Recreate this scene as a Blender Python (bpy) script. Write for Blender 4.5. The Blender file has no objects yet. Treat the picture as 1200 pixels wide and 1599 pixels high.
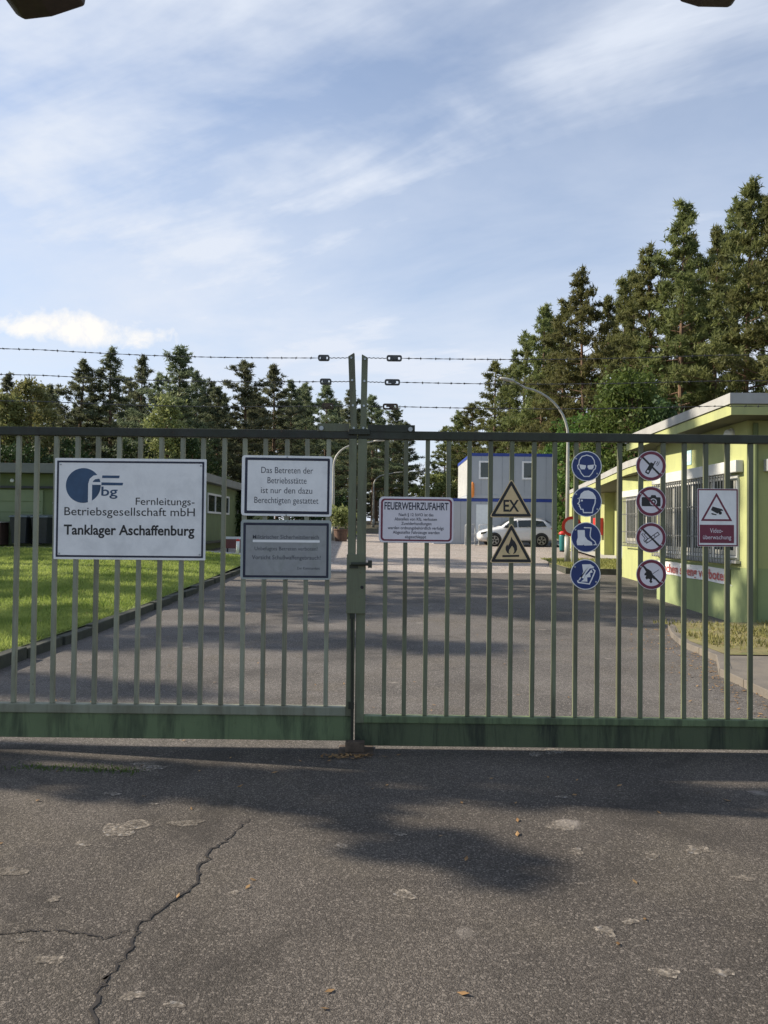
import bpy, math, random
import numpy as np
from mathutils import Vector, Matrix
R = math.radians
scene = bpy.context.scene
col = scene.collection

# ------------------------------------------------------------------ camera
EYE = 1.58
F = 1200.0                                    # focal length in photograph pixels
PITCH, ROLL = R(1.12), R(0.65)
fw = Vector((0, math.cos(PITCH), math.sin(PITCH)))
up0 = Vector((0, -math.sin(PITCH), math.cos(PITCH)))
rt0 = Vector((1, 0, 0))
rt = rt0 * math.cos(ROLL) + up0 * math.sin(ROLL)
up = up0 * math.cos(ROLL) - rt0 * math.sin(ROLL)
cam = bpy.data.cameras.new('camera')
cam.sensor_fit = 'VERTICAL'
cam.sensor_height = 24.0
cam.lens = 24.0 * F / 1599.0
cam.clip_start = 0.05
cam.clip_end = 6000
cam_o = bpy.data.objects.new('camera', cam)
col.objects.link(cam_o)
m = Matrix((rt, up, -fw)).transposed().to_4x4()
m.translation = (0, 0, EYE)
cam_o.matrix_world = m
scene.camera = cam_o

# ------------------------------------------------------------------ sky and sun
SUN_EL, SUN_FWD = R(31), R(9)                # sun stands left, a little ahead
world = bpy.data.worlds.new('World')
scene.world = world
world.use_nodes = True
nt = world.node_tree
N, L = nt.nodes, nt.links
bg = N['Background']
bg.inputs['Strength'].default_value = 0.12
sky = N.new('ShaderNodeTexSky')
sky.sky_type = 'NISHITA'
sky.sun_disc = False
sky.sun_elevation = SUN_EL
sky.sun_rotation = -(math.pi / 2 - SUN_FWD)
sky.air_density = 1.0
sky.dust_density = 0.6
sky.ozone_density = 3.0


def nd(tree, kind, **kw):
    n = tree.nodes.new(kind)
    for k, v in kw.items():
        setattr(n, k, v)
    return n


def mth(tree, op, a, b=None, clamp=False):
    n = tree.nodes.new('ShaderNodeMath')
    n.operation = op
    n.use_clamp = clamp
    for i, s in enumerate((a, b)):
        if s is None:
            continue
        if isinstance(s, (int, float)):
            n.inputs[i].default_value = s
        else:
            tree.links.new(s, n.inputs[i])
    return n.outputs[0]


def ramp(tree, fac, stops):
    n = tree.nodes.new('ShaderNodeValToRGB')
    el = n.color_ramp.elements
    while len(el) < len(stops):
        el.new(0.5)
    for e, (p, c) in zip(el, stops):
        e.position = p
        e.color = (c, c, c, 1) if isinstance(c, (int, float)) else tuple(c) + (1,)
    tree.links.new(fac, n.inputs[0])
    return n.outputs[0]


def mix(tree, fac, a, b, blend='MIX'):
    n = tree.nodes.new('ShaderNodeMix')
    n.data_type = 'RGBA'
    n.blend_type = blend
    for s, i in ((fac, 0), (a, 6), (b, 7)):
        if isinstance(s, (int, float)):
            n.inputs[i].default_value = s
        elif isinstance(s, tuple):
            n.inputs[i].default_value = s + (1,) if len(s) == 3 else s
        else:
            tree.links.new(s, n.inputs[i])
    return n.outputs[2]


def noise(tree, vec, scale, detail=4, rough=0.55, dist=0.0):
    n = nd(tree, 'ShaderNodeTexNoise')
    n.inputs['Scale'].default_value = scale
    n.inputs['Detail'].default_value = detail
    n.inputs['Roughness'].default_value = rough
    n.inputs['Distortion'].default_value = dist
    if vec is not None:
        tree.links.new(vec, n.inputs['Vector'])
    return n.outputs['Fac']


# thin cirrus laid on a high flat layer, one bright cumulus low on the left
tc = nd(nt, 'ShaderNodeTexCoord')
sep = nd(nt, 'ShaderNodeSeparateXYZ')
L.new(tc.outputs['Generated'], sep.inputs[0])
zc = mth(nt, 'ADD', mth(nt, 'MAXIMUM', sep.outputs[2], 0.0), 0.16)
px_ = mth(nt, 'DIVIDE', sep.outputs[0], zc)
py_ = mth(nt, 'DIVIDE', sep.outputs[1], zc)
cmb = nd(nt, 'ShaderNodeCombineXYZ')
L.new(px_, cmb.inputs[0])
L.new(py_, cmb.inputs[1])


def streak(rot, scl, loc):
    a = nd(nt, 'ShaderNodeMapping')
    a.inputs['Rotation'].default_value = (0, 0, rot)
    L.new(cmb.outputs[0], a.inputs[0])
    b = nd(nt, 'ShaderNodeMapping')
    b.inputs['Scale'].default_value = scl
    b.inputs['Location'].default_value = loc
    L.new(a.outputs[0], b.inputs[0])
    return b.outputs[0]


n1 = noise(nt, streak(R(38), (0.50, 1.25, 1), (7.7, 2.2, 0)), 1.15, 7, 0.55, 0.6)
n2 = noise(nt, streak(R(30), (0.7, 2.6, 1), (0.3, 0.7, 0)), 1.6, 8, 0.6, 0.9)
n3 = noise(nt, streak(R(20), (0.9, 1.2, 1), (2.2, 0.4, 0)), 1.3, 6, 0.6, 0.3)
cir = mth(nt, 'ADD', mth(nt, 'MULTIPLY', n1, 0.52), mth(nt, 'ADD', mth(nt, 'MULTIPLY', n2, 0.20), mth(nt, 'MULTIPLY', n3, 0.36)))
cir = ramp(nt, cir, [(0.43, 0.05), (0.545, 0.42), (0.64, 0.90)])
low = ramp(nt, sep.outputs[2], [(0.0, 0.90), (0.25, 0.66), (0.48, 0.30), (0.72, 0.0)])
hz_ = ramp(nt, sep.outputs[2], [(0.05, 1.3), (0.30, 1.1), (0.62, 0.0)])
cir = mth(nt, 'ADD', mth(nt, 'MAXIMUM', cir, low), mth(nt, 'MULTIPLY', hz_, mth(nt, 'SUBTRACT', n3, 0.42)), True)
south = ramp(nt, mth(nt, 'ADD', mth(nt, 'MULTIPLY', sep.outputs[1], 0.5), 0.5), [(0.25, 0.45), (0.65, 1.0)])
cir = mth(nt, 'MULTIPLY', cir, south)     # the veil thins out behind the viewer
# cumulus: an ellipse of billowed noise round one direction
cdir = (Vector((-485, 1200, 305))).normalized()
mp3 = nd(nt, 'ShaderNodeMapping')
mp3.inputs['Location'].default_value = (-cdir.x, -cdir.y, -cdir.z)
L.new(tc.outputs['Generated'], mp3.inputs[0])
sp3 = nd(nt, 'ShaderNodeSeparateXYZ')
L.new(mp3.outputs[0], sp3.inputs[0])
ex = mth(nt, 'POWER', mth(nt, 'ABSOLUTE', mth(nt, 'DIVIDE', sp3.outputs[0], 0.105)), 2.0)
ez = mth(nt, 'POWER', mth(nt, 'ABSOLUTE', mth(nt, 'DIVIDE', sp3.outputs[2], 0.024)), 2.0)
ell = mth(nt, 'SUBTRACT', 1.0, mth(nt, 'ADD', ex, ez))
nb_ = noise(nt, tc.outputs['Generated'], 22, 6, 0.6, 0.3)
cum = mth(nt, 'ADD', ell, mth(nt, 'MULTIPLY', mth(nt, 'SUBTRACT', nb_, 0.5), 3.2))
cum = ramp(nt, cum, [(0.25, 0.0), (0.9, 0.92)])
front = mth(nt, 'GREATER_THAN', sep.outputs[1], 0.0)
cum = mth(nt, 'MULTIPLY', cum, front)
tint = mix(nt, 1.0, sky.outputs[0], (1.02, 1.0, 1.0), 'MULTIPLY')
c1 = mix(nt, cir, tint, (4.4, 4.75, 5.4))
c2 = mix(nt, cum, c1, (6.0, 5.8, 5.5))
L.new(c2, bg.inputs[0])

sd = Vector((-math.cos(SUN_FWD) * math.cos(SUN_EL), math.sin(SUN_FWD) * math.cos(SUN_EL), math.sin(SUN_EL)))
sun = bpy.data.lights.new('sun', 'SUN')
sun.energy = 5.0
sun.angle = R(0.55)
sun.color = (1.0, 0.90, 0.76)
sun_o = bpy.data.objects.new('sun', sun)
sun_o.rotation_euler = sd.to_track_quat('Z', 'Y').to_euler()
sun_o.location = (-30, 10, 40)
col.objects.link(sun_o)
scene.view_settings.view_transform = 'Standard'
scene.view_settings.look = 'None'
scene.view_settings.exposure = 0.55
scene.view_settings.gamma = 1.0
scene.cycles.max_bounces = 6
scene.cycles.transparent_max_bounces = 8


# ------------------------------------------------------------------ helpers
def ray(px, py):
    return fw * F + rt * (px - 600) - up * (py - 799.5)


def W(px, py, Y):
    """the point of the vertical plane y = Y that the photograph shows at a pixel"""
    d = ray(px, py)
    t = Y / d.y
    return Vector((d.x * t, Y, EYE + d.z * t))


def gz(y):
    """height of the road: level to the gate house, then a steady gentle rise"""
    if y < 10:
        return 0.0
    if y < 16:
        return 0.0225 * (y - 10) ** 2 / 12.0
    if y > 130:
        y = 130
    return 0.0225 * (y - 13)


def G(px, py):
    """the ground point at a pixel"""
    d = ray(px, py)
    Y = 5.0
    for _ in range(60):
        t = (EYE - gz(Y)) / max(-d.z, 1e-3)
        Y = 0.5 * Y + 0.5 * d.y * t
    t = Y / d.y
    return Vector((d.x * t, Y, gz(Y)))


class MB:
    def __init__(self):
        self.v, self.f, self.mi = [], [], []

    def add(self, vs, fs, mi=0):
        o = len(self.v)
        self.v += [tuple(p) for p in vs]
        self.f += [tuple(i + o for i in f) for f in fs]
        self.mi += [mi] * len(fs)
        return self

    def box(self, x0, x1, y0, y1, z0, z1, mi=0):
        vs = [(x, y, z) for z in (z0, z1) for y in (y0, y1) for x in (x0, x1)]
        fs = [(0, 2, 3, 1), (4, 5, 7, 6), (0, 1, 5, 4), (2, 6, 7, 3), (0, 4, 6, 2), (1, 3, 7, 5)]
        return self.add(vs, fs, mi)

    def prism(self, poly, a0, a1, axis='y', mi=0):
        """polygon extruded along an axis: (x,z) along y, (x,y) along z, (y,z) along x"""
        n = len(poly)
        def pt(p, a):
            return {'y': (p[0], a, p[1]), 'z': (p[0], p[1], a), 'x': (a, p[0], p[1])}[axis]
        vs = [pt(p, a0) for p in poly] + [pt(p, a1) for p in poly]
        area = sum(poly[i][0] * poly[(i + 1) % n][1] - poly[(i + 1) % n][0] * poly[i][1] for i in range(n))
        flip = (area > 0) != (axis == 'y')
        a = tuple(range(n)); b = tuple(range(n, 2 * n))
        sides = [(i, (i + 1) % n, n + (i + 1) % n, n + i) for i in range(n)]
        if flip:
            fs = [a[::-1], b] + sides
        else:
            fs = [a, b[::-1]] + [s[::-1] for s in sides]
        return self.add(vs, fs, mi)

    def ring(self, outer, inner, y0, y1, mi=0):
        n = len(outer)
        vs = [(p[0], y, p[1]) for y in (y0, y1) for ps in (outer, inner) for p in ps]
        fs = []
        for i in range(n):
            j = (i + 1) % n
            fs += [(i, j, n + j, n + i), (2 * n + i, 3 * n + i, 3 * n + j, 2 * n + j),
                   (i, 2 * n + i, 2 * n + j, j), (n + i, n + j, 3 * n + j, 3 * n + i)]
        return self.add(vs, fs, mi)

    def stroke(self, pts, w, y0, y1, closed=False, mi=0):
        pts = [Vector((p[0], p[1])) for p in pts]
        n = len(pts)
        lft, rgt = [], []
        for i, p in enumerate(pts):
            a = pts[i - 1] if (i > 0 or closed) else None
            b = pts[(i + 1) % n] if (i < n - 1 or closed) else None
            d1 = (p - a).normalized() if a is not None else (b - p).normalized()
            d2 = (b - p).normalized() if b is not None else d1
            t = (d1 + d2)
            t = t.normalized() if t.length > 1e-4 else d1
            nn = Vector((-t.y, t.x))
            k = min(1.0 / max(nn.dot(Vector((-d1.y, d1.x))), 0.35), 2.2)
            lft.append(p + nn * (w / 2 * k)); rgt.append(p - nn * (w / 2 * k))
        if closed:
            return self.ring([tuple(p) for p in lft], [tuple(p) for p in rgt], y0, y1, mi)
        vs = [(p.x, y, p.y) for y in (y0, y1) for ps in (lft, rgt) for p in ps]
        fs = []
        for i in range(n - 1):
            j = i + 1
            fs += [(i, n + i, n + j, j), (2 * n + i, 2 * n + j, 3 * n + j, 3 * n + i),
                   (i, j, 2 * n + j, 2 * n + i), (n + i, 3 * n + i, 3 * n + j, n + j)]
        return self.add(vs, fs, mi)

    def tube(self, pts, r, n=8, mi=0, cap=True):
        pts = [Vector(p) for p in pts]
        rs = r if isinstance(r, (list, tuple)) else [r] * len(pts)
        vs, fs = [], []
        prev = None
        for i, p in enumerate(pts):
            d = (pts[min(i + 1, len(pts) - 1)] - pts[max(i - 1, 0)]).normalized()
            if prev is None:
                ref = Vector((0, 0, 1)) if abs(d.z) < 0.9 else Vector((1, 0, 0))
                u = d.cross(ref).normalized()
            else:
                u = (prev - d * prev.dot(d)).normalized()
            prev = u
            w = d.cross(u)
            for k in range(n):
                a = 2 * math.pi * k / n
                vs.append(p + (u * math.cos(a) + w * math.sin(a)) * rs[i])
        for i in range(len(pts) - 1):
            for k in range(n):
                k2 = (k + 1) % n
                fs.append((i * n + k, i * n + k2, (i + 1) * n + k2, (i + 1) * n + k))
        if cap:
            fs.append(tuple(range(n))[::-1])
            fs.append(tuple(range((len(pts) - 1) * n, len(pts) * n)))
        return self.add(vs, fs, mi)

    def lathe(self, prof, c, axis='z', n=24, mi=0):
        """(radius, offset) profile turned about an axis through c"""
        vs, fs = [], []
        for r, h in prof:
            for k in range(n):
                a = 2 * math.pi * k / n
                x, y = r * math.cos(a), r * math.sin(a)
                vs.append({'z': (c[0] + x, c[1] + y, c[2] + h), 'y': (c[0] + x, c[1] + h, c[2] + y),
                           'x': (c[0] + h, c[1] + x, c[2] + y)}[axis])
        for i in range(len(prof) - 1):
            for k in range(n):
                k2 = (k + 1) % n
                fs.append((i * n + k, i * n + k2, (i + 1) * n + k2, (i + 1) * n + k))
        fs.append(tuple(range(n))[::-1])
        fs.append(tuple(range((len(prof) - 1) * n, len(prof) * n)))
        return self.add(vs, fs, mi)

    def build(self, name, mats, parent=None, smooth=False, bevel=0.0):
        o0 = Vector((0, 0, 0))
        p = parent
        while p is not None:
            o0 += p.location
            p = p.parent
        me = bpy.data.meshes.new(name)
        me.from_pydata([(v[0] - o0.x, v[1] - o0.y, v[2] - o0.z) for v in self.v], [], self.f)
        mats = mats if isinstance(mats, (list, tuple)) else [mats]
        for mt in mats:
            me.materials.append(mt)
        if len(mats) > 1:
            me.polygons.foreach_set('material_index', self.mi)
        if smooth:
            me.polygons.foreach_set('use_smooth', [True] * len(me.polygons))
        me.update()
        o = bpy.data.objects.new(name, me)
        col.objects.link(o)
        o.parent = parent
        if bevel:
            b = o.modifiers.new('bevel', 'BEVEL')
            b.width = bevel
            b.segments = 2
            b.limit_method = 'ANGLE'
        return o


def tag(o, label=None, cat=None, group=None, kind=None):
    if label: o['label'] = label
    if cat: o['category'] = cat
    if group: o['group'] = group
    if kind: o['kind'] = kind
    return o


def thing(name, label, cat, loc=(0, 0, 0), group=None):
    o = bpy.data.objects.new(name, None)
    o.empty_display_size = 0.2
    o.location = loc
    col.objects.link(o)
    return tag(o, label, cat, group)


def dup(root, loc, rotz=0.0, scale=None, label=None):
    r = root.copy()
    col.objects.link(r)
    r.location = loc
    r.rotation_euler = (0, 0, rotz)
    if scale: r.scale = scale
    if label: r['label'] = label
    def rec(src, dst):
        for ch in list(src.children):
            c = ch.copy()
            col.objects.link(c)
            c.parent = dst
            rec(ch, c)
    rec(root, r)
    return r


def tri_mesh(name, tris, mat, parent=None):
    """one mesh out of an array of loose triangles (n,3,3)"""
    tris = np.asarray(tris, dtype=np.float32)
    n = len(tris)
    me = bpy.data.meshes.new(name)
    me.vertices.add(n * 3)
    me.vertices.foreach_set('co', tris.reshape(-1))
    me.loops.add(n * 3)
    me.loops.foreach_set('vertex_index', np.arange(n * 3, dtype=np.int32))
    me.polygons.add(n)
    me.polygons.foreach_set('loop_start', np.arange(0, n * 3, 3, dtype=np.int32))
    me.polygons.foreach_set('loop_total', np.full(n, 3, dtype=np.int32))
    me.materials.append(mat)
    me.update(calc_edges=True)
    o = bpy.data.objects.new(name, me)
    col.objects.link(o)
    o.parent = parent
    return o


# ------------------------------------------------------------------ materials
MATS = {}


def mat(name, base, rough=0.6, metal=0.0, var=0.18, scale=6.0, bump=0.0, bscale=60.0, spec=0.5,
        stain=None, stain_amt=0.5, stain_scale=3.0, emit=0.0, trans=0.0):
    if name in MATS:
        return MATS[name]
    m = bpy.data.materials.new(name)
    m.use_nodes = True
    t = m.node_tree
    b = t.nodes['Principled BSDF']
    tcn = nd(t, 'ShaderNodeTexCoord')
    nz = noise(t, tcn.outputs['Object'], scale, 5, 0.6)
    lo = tuple(c * (1 - var) for c in base)
    hi = tuple(min(c * (1 + var), 1) for c in base)
    c = ramp(t, nz, [(0.3, lo), (0.7, hi)])
    if stain:
        sv = tcn.outputs['Object']
        if name.startswith('wall'):
            smp = nd(t, 'ShaderNodeMapping')
            smp.inputs['Scale'].default_value = (1.6, 1.6, 0.35)
            t.links.new(sv, smp.inputs[0])
            sv = smp.outputs[0]
        ns = noise(t, sv, stain_scale, 7, 0.7, 0.4)
        f = mth(t, 'MULTIPLY', ramp(t, ns, [(0.48, 0.0), (0.66, 1.0)]), stain_amt)
        c = mix(t, f, c, stain)
    t.links.new(c, b.inputs['Base Color'])
    b.inputs['Roughness'].default_value = rough
    b.inputs['Metallic'].default_value = metal
    b.inputs['Specular IOR Level'].default_value = spec
    if emit:
        b.inputs['Emission Color'].default_value = base + (1,)
        b.inputs['Emission Strength'].default_value = emit
    if trans:
        b.inputs['Transmission Weight'].default_value = trans
    if bump:
        bn = nd(t, 'ShaderNodeBump')
        bn.inputs['Strength'].default_value = bump
        bn.inputs['Distance'].default_value = 0.01
        t.links.new(noise(t, tcn.outputs['Object'], bscale, 4), bn.inputs['Height'])
        t.links.new(bn.outputs[0], b.inputs['Normal'])
    MATS[name] = m
    return m


def foliage(name, dark, light, trans=0.25, nscale=0.9):
    m = bpy.data.materials.new(name)
    m.use_nodes = True
    t = m.node_tree
    b = t.nodes['Principled BSDF']
    tcn = nd(t, 'ShaderNodeTexCoord')
    oi = nd(t, 'ShaderNodeObjectInfo')
    nz = noise(t, tcn.outputs['Object'], nscale, 5, 0.65)
    c = ramp(t, nz, [(0.32, dark), (0.68, light)])
    hsv = nd(t, 'ShaderNodeHueSaturation')
    t.links.new(c, hsv.inputs['Color'])
    t.links.new(mth(t, 'ADD', mth(t, 'MULTIPLY', oi.outputs['Random'], 0.05), 0.475), hsv.inputs['Hue'])
    t.links.new(mth(t, 'ADD', mth(t, 'MULTIPLY', oi.outputs['Random'], 0.5), 0.75), hsv.inputs['Value'])
    t.links.new(hsv.outputs[0], b.inputs['Base Color'])
    b.inputs['Roughness'].default_value = 0.6
    b.inputs['Specular IOR Level'].default_value = 0.25
    tr = nd(t, 'ShaderNodeBsdfTranslucent')
    t.links.new(hsv.outputs[0], tr.inputs['Color'])
    mx = nd(t, 'ShaderNodeMixShader')
    mx.inputs[0].default_value = trans
    t.links.new(b.outputs[0], mx.inputs[1])
    t.links.new(tr.outputs[0], mx.inputs[2])
    t.links.new(mx.outputs[0], t.nodes['Material Output'].inputs['Surface'])
    return m


def asphalt(name, dark, light, pale, pale_amt, grain=75.0, bump=0.5, warm=(0.105, 0.090, 0.070)):
    m = bpy.data.materials.new(name)
    m.use_nodes = True
    t = m.node_tree
    b = t.nodes['Principled BSDF']
    pos = nd(t, 'ShaderNodeNewGeometry').outputs['Position']
    big = noise(t, pos, 0.55, 6, 0.6, 0.3)
    c = ramp(t, big, [(0.32, dark), (0.70, light)])
    # warm dirt washed into wide patches
    dirt = ramp(t, noise(t, pos, 0.9, 7, 0.65, 0.6), [(0.50, 0.0), (0.72, 0.75)])
    c = mix(t, dirt, c, warm)
    # stones of the worn surface
    vo = nd(t, 'ShaderNodeTexVoronoi')
    vo.inputs['Scale'].default_value = grain
    t.links.new(pos, vo.inputs['Vector'])
    bw = nd(t, 'ShaderNodeRGBToBW')
    t.links.new(vo.outputs['Color'], bw.inputs[0])
    st = ramp(t, bw.outputs[0], [(0.28, 0.50), (0.55, 0.95), (0.78, 1.9)])
    c = mix(t, 0.7, c, st, 'MULTIPLY')
    # gravelly scatter of larger pale chips
    v4 = nd(t, 'ShaderNodeTexVoronoi')
    v4.inputs['Scale'].default_value = grain * 0.42
    t.links.new(pos, v4.inputs['Vector'])
    b4 = nd(t, 'ShaderNodeRGBToBW')
    t.links.new(v4.outputs['Color'], b4.inputs[0])
    chips = mth(t, 'MULTIPLY', mth(t, 'GREATER_THAN', b4.outputs[0], 0.66), mth(t, 'LESS_THAN', v4.outputs['Distance'], 0.42))
    c = mix(t, mth(t, 'MULTIPLY', chips, 0.42), c, tuple(min(q * 2.6, 0.5) for q in light))
    # dark oily and damp patches
    oil = mth(t, 'MULTIPLY', ramp(t, noise(t, pos, 0.75, 8, 0.68, 1.0), [(0.54, 0.0), (0.64, 1.0)]), 0.42)
    c = mix(t, oil, c, tuple(q * 0.55 for q in dark))
    # pale round worn spots
    v2 = nd(t, 'ShaderNodeTexVoronoi')
    v2.inputs['Scale'].default_value = 2.1
    v2.inputs['Randomness'].default_value = 1.0
    dd = nd(t, 'ShaderNodeMixRGB')
    dd.inputs[0].default_value = 0.10
    nn = nd(t, 'ShaderNodeTexNoise')
    nn.inputs['Scale'].default_value = 9
    nn.inputs['Detail'].default_value = 5
    t.links.new(pos, nn.inputs['Vector'])
    t.links.new(pos, dd.inputs[1])
    t.links.new(nn.outputs['Color'], dd.inputs[2])
    t.links.new(dd.outputs[0], v2.inputs['Vector'])
    bw2 = nd(t, 'ShaderNodeRGBToBW')
    t.links.new(v2.outputs['Color'], bw2.inputs[0])
    rad = mth(t, 'MULTIPLY', mth(t, 'SUBTRACT', bw2.outputs[0], 0.42), 0.36)
    spot = mth(t, 'MULTIPLY', mth(t, 'SUBTRACT', rad, v2.outputs['Distance']), 14.0, clamp=True)
    spot = mth(t, 'MULTIPLY', spot, mth(t, 'MULTIPLY', ramp(t, noise(t, pos, 14, 5, 0.7), [(0.35, 0.2), (0.6, 1.0)]), pale_amt))
    c = mix(t, spot, c, pale)
    t.links.new(c, b.inputs['Base Color'])
    b.inputs['Roughness'].default_value = 0.92
    b.inputs['Specular IOR Level'].default_value = 0.25
    bn = nd(t, 'ShaderNodeBump')
    bn.inputs['Strength'].default_value = bump
    bn.inputs['Distance'].default_value = 0.006
    hh = mth(t, 'SUBTRACT', noise(t, pos, grain * 1.3, 3), mth(t, 'MULTIPLY', vo.outputs['Distance'], 1.0))
    t.links.new(hh, bn.inputs['Height'])
    t.links.new(bn.outputs[0], b.inputs['Normal'])
    return m


M_asph = asphalt('worn_asphalt', (0.052, 0.045, 0.038), (0.120, 0.104, 0.087), (0.34, 0.30, 0.26), 0.75, 190, 0.55)
M_road = asphalt('road_asphalt', (0.078, 0.071, 0.064), (0.148, 0.134, 0.120), (0.36, 0.32, 0.27), 0.6, 170, 0.35)
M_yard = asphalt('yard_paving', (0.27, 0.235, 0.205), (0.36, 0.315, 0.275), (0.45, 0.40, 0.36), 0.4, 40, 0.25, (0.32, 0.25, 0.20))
M_soil = mat('forest_soil', (0.07, 0.058, 0.035), 0.95, var=0.4, scale=0.8, bump=0.6, bscale=5, stain=(0.06, 0.085, 0.025), stain_amt=0.7, stain_scale=0.4)
M_lawn = mat('lawn_soil', (0.16, 0.20, 0.045), 0.95, var=0.4, scale=1.2, bump=0.6, bscale=30, stain=(0.16, 0.15, 0.05), stain_amt=0.5, stain_scale=1.4)
M_dry = mat('dry_verge', (0.20, 0.17, 0.07), 0.95, var=0.35, scale=3, bump=0.6, bscale=30, stain=(0.10, 0.13, 0.03), stain_amt=0.8, stain_scale=2.2)
M_kerb = mat('mossy_kerb', (0.055, 0.056, 0.040), 0.9, var=0.35, scale=5, bump=0.5, bscale=40, stain=(0.045, 0.05, 0.03), stain_amt=0.8, stain_scale=2.5)
M_conc = mat('pale_concrete', (0.16, 0.14, 0.115), 0.9, var=0.25, scale=3, bump=0.4, bscale=50, stain=(0.17, 0.14, 0.10), stain_amt=0.6)
M_path = mat('pale_path', (0.42, 0.40, 0.37), 0.9, var=0.15, scale=1.5)
M_crack = mat('crack_dark', (0.024, 0.020, 0.018), 0.95, var=0.4, scale=30)


def steel(name, base, dirt, dirt_amt, rust_amt=0.5, rough=0.45):
    m = bpy.data.materials.new(name)
    m.use_nodes = True
    t = m.node_tree
    b = t.nodes['Principled BSDF']
    pos = nd(t, 'ShaderNodeNewGeometry').outputs['Position']
    oi = nd(t, 'ShaderNodeObjectInfo')
    mp_ = nd(t, 'ShaderNodeMapping')
    mp_.inputs['Scale'].default_value = (9, 9, 1.1)
    t.links.new(pos, mp_.inputs[0])
    c = ramp(t, noise(t, pos, 3.5, 5, 0.6), [(0.3, tuple(q * 0.82 for q in base)), (0.7, tuple(q * 1.18 for q in base))])
    v = mth(t, 'ADD', mth(t, 'MULTIPLY', oi.outputs['Random'], 0.34), 0.83)
    hs = nd(t, 'ShaderNodeHueSaturation')
    t.links.new(c, hs.inputs['Color'])
    t.links.new(v, hs.inputs['Value'])
    c = hs.outputs[0]
    f = mth(t, 'MULTIPLY', ramp(t, noise(t, mp_.outputs[0], 1.0, 7, 0.7, 0.5), [(0.46, 0.0), (0.66, 1.0)]), dirt_amt)
    c = mix(t, f, c, dirt)
    r_ = mth(t, 'MULTIPLY', ramp(t, noise(t, pos, 16, 7, 0.75), [(0.63, 0.0), (0.70, 1.0)]), rust_amt)
    c = mix(t, r_, c, (0.11, 0.052, 0.026))
    t.links.new(c, b.inputs['Base Color'])
    b.inputs['Specular IOR Level'].default_value = 0.45
    t.links.new(ramp(t, noise(t, pos, 7, 5, 0.7), [(0.3, rough - 0.1), (0.7, rough + 0.3)]), b.inputs['Roughness'])
    bn = nd(t, 'ShaderNodeBump')
    bn.inputs['Strength'].default_value = 0.25
    bn.inputs['Distance'].default_value = 0.004
    t.links.new(noise(t, pos, 55, 5, 0.65), bn.inputs['Height'])
    t.links.new(bn.outputs[0], b.inputs['Normal'])
    return m


M_gate = steel('gate_paint', (0.140, 0.150, 0.088), (0.060, 0.048, 0.030), 0.6, 0.8)
M_bar = steel('bar_paint', (0.25, 0.256, 0.18), (0.12, 0.105, 0.062), 0.6, 0.7)
M_beam = steel('beam_paint', (0.152, 0.200, 0.092), (0.030, 0.038, 0.022), 0.75, 0.5, 0.5)
M_moss = steel('mossy_beam_paint', (0.080, 0.098, 0.048), (0.018, 0.021, 0.014), 0.9, 0.35, 0.6)
M_rail = steel('rail_paint', (0.028, 0.032, 0.018), (0.022, 0.018, 0.012), 0.6, 0.5)
M_rust = mat('rusty_iron', (0.085, 0.06, 0.04), 0.85, var=0.4, scale=20, bump=0.4, bscale=80)
M_wire = mat('weathered_wire', (0.10, 0.10, 0.095), 0.6, 0.6, var=0.3, scale=30)
M_galv = mat('galvanised', (0.45, 0.46, 0.45), 0.45, 0.7, var=0.15, scale=12)
M_white = mat('sign_white', (0.86, 0.84, 0.80), 0.45, var=0.05, scale=9, stain=(0.44, 0.44, 0.43), stain_amt=0.3)
M_grey = mat('sign_faded', (0.31, 0.31, 0.30), 0.5, var=0.12, scale=7, stain=(0.24, 0.25, 0.22), stain_amt=0.6, stain_scale=8)
M_greye = mat('sign_rim_grey', (0.36, 0.39, 0.36), 0.5, var=0.12, scale=9)
M_ink = mat('ink_navy', (0.012, 0.014, 0.035), 0.45, var=0.2, scale=9)
M_black = mat('ink_black', (0.014, 0.012, 0.012), 0.45, var=0.2, scale=9)
M_fade = mat('ink_faded', (0.05, 0.052, 0.07), 0.5, var=0.3, scale=14)
M_fade2 = mat('ink_bleached', (0.06, 0.062, 0.078), 0.5, var=0.3, scale=14)
M_blue = mat('logo_blue', (0.032, 0.075, 0.145), 0.45, var=0.35, scale=5)
M_yel = mat('sign_sand', (0.72, 0.52, 0.27), 0.5, var=0.12, scale=6, stain=(0.42, 0.38, 0.17), stain_amt=0.6, stain_scale=8)
M_mand = mat('sign_blue', (0.014, 0.036, 0.15), 0.4, var=0.12, scale=7)
M_red = mat('sign_red', (0.17, 0.022, 0.045), 0.45, var=0.15, scale=7)
M_pinkw = mat('sign_pinkish_white', (0.74, 0.69, 0.70), 0.45, var=0.06, scale=7)
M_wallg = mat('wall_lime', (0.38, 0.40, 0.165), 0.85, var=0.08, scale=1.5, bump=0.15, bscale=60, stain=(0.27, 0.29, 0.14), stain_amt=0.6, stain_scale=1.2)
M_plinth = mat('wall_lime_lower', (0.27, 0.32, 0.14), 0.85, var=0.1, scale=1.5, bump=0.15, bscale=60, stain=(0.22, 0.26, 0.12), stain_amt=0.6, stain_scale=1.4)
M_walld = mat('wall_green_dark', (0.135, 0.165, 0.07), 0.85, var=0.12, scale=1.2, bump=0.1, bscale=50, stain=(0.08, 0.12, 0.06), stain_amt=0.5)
M_panel = mat('panel_green', (0.21, 0.25, 0.13), 0.7, var=0.08, scale=2)
M_fasc = mat('fascia_grey', (0.36, 0.355, 0.33), 0.6, var=0.12, scale=2.5, stain=(0.30, 0.29, 0.26), stain_amt=0.4, stain_scale=2)
M_fascd = mat('fascia_slate', (0.18, 0.185, 0.165), 0.6, var=0.12, scale=2)
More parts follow.
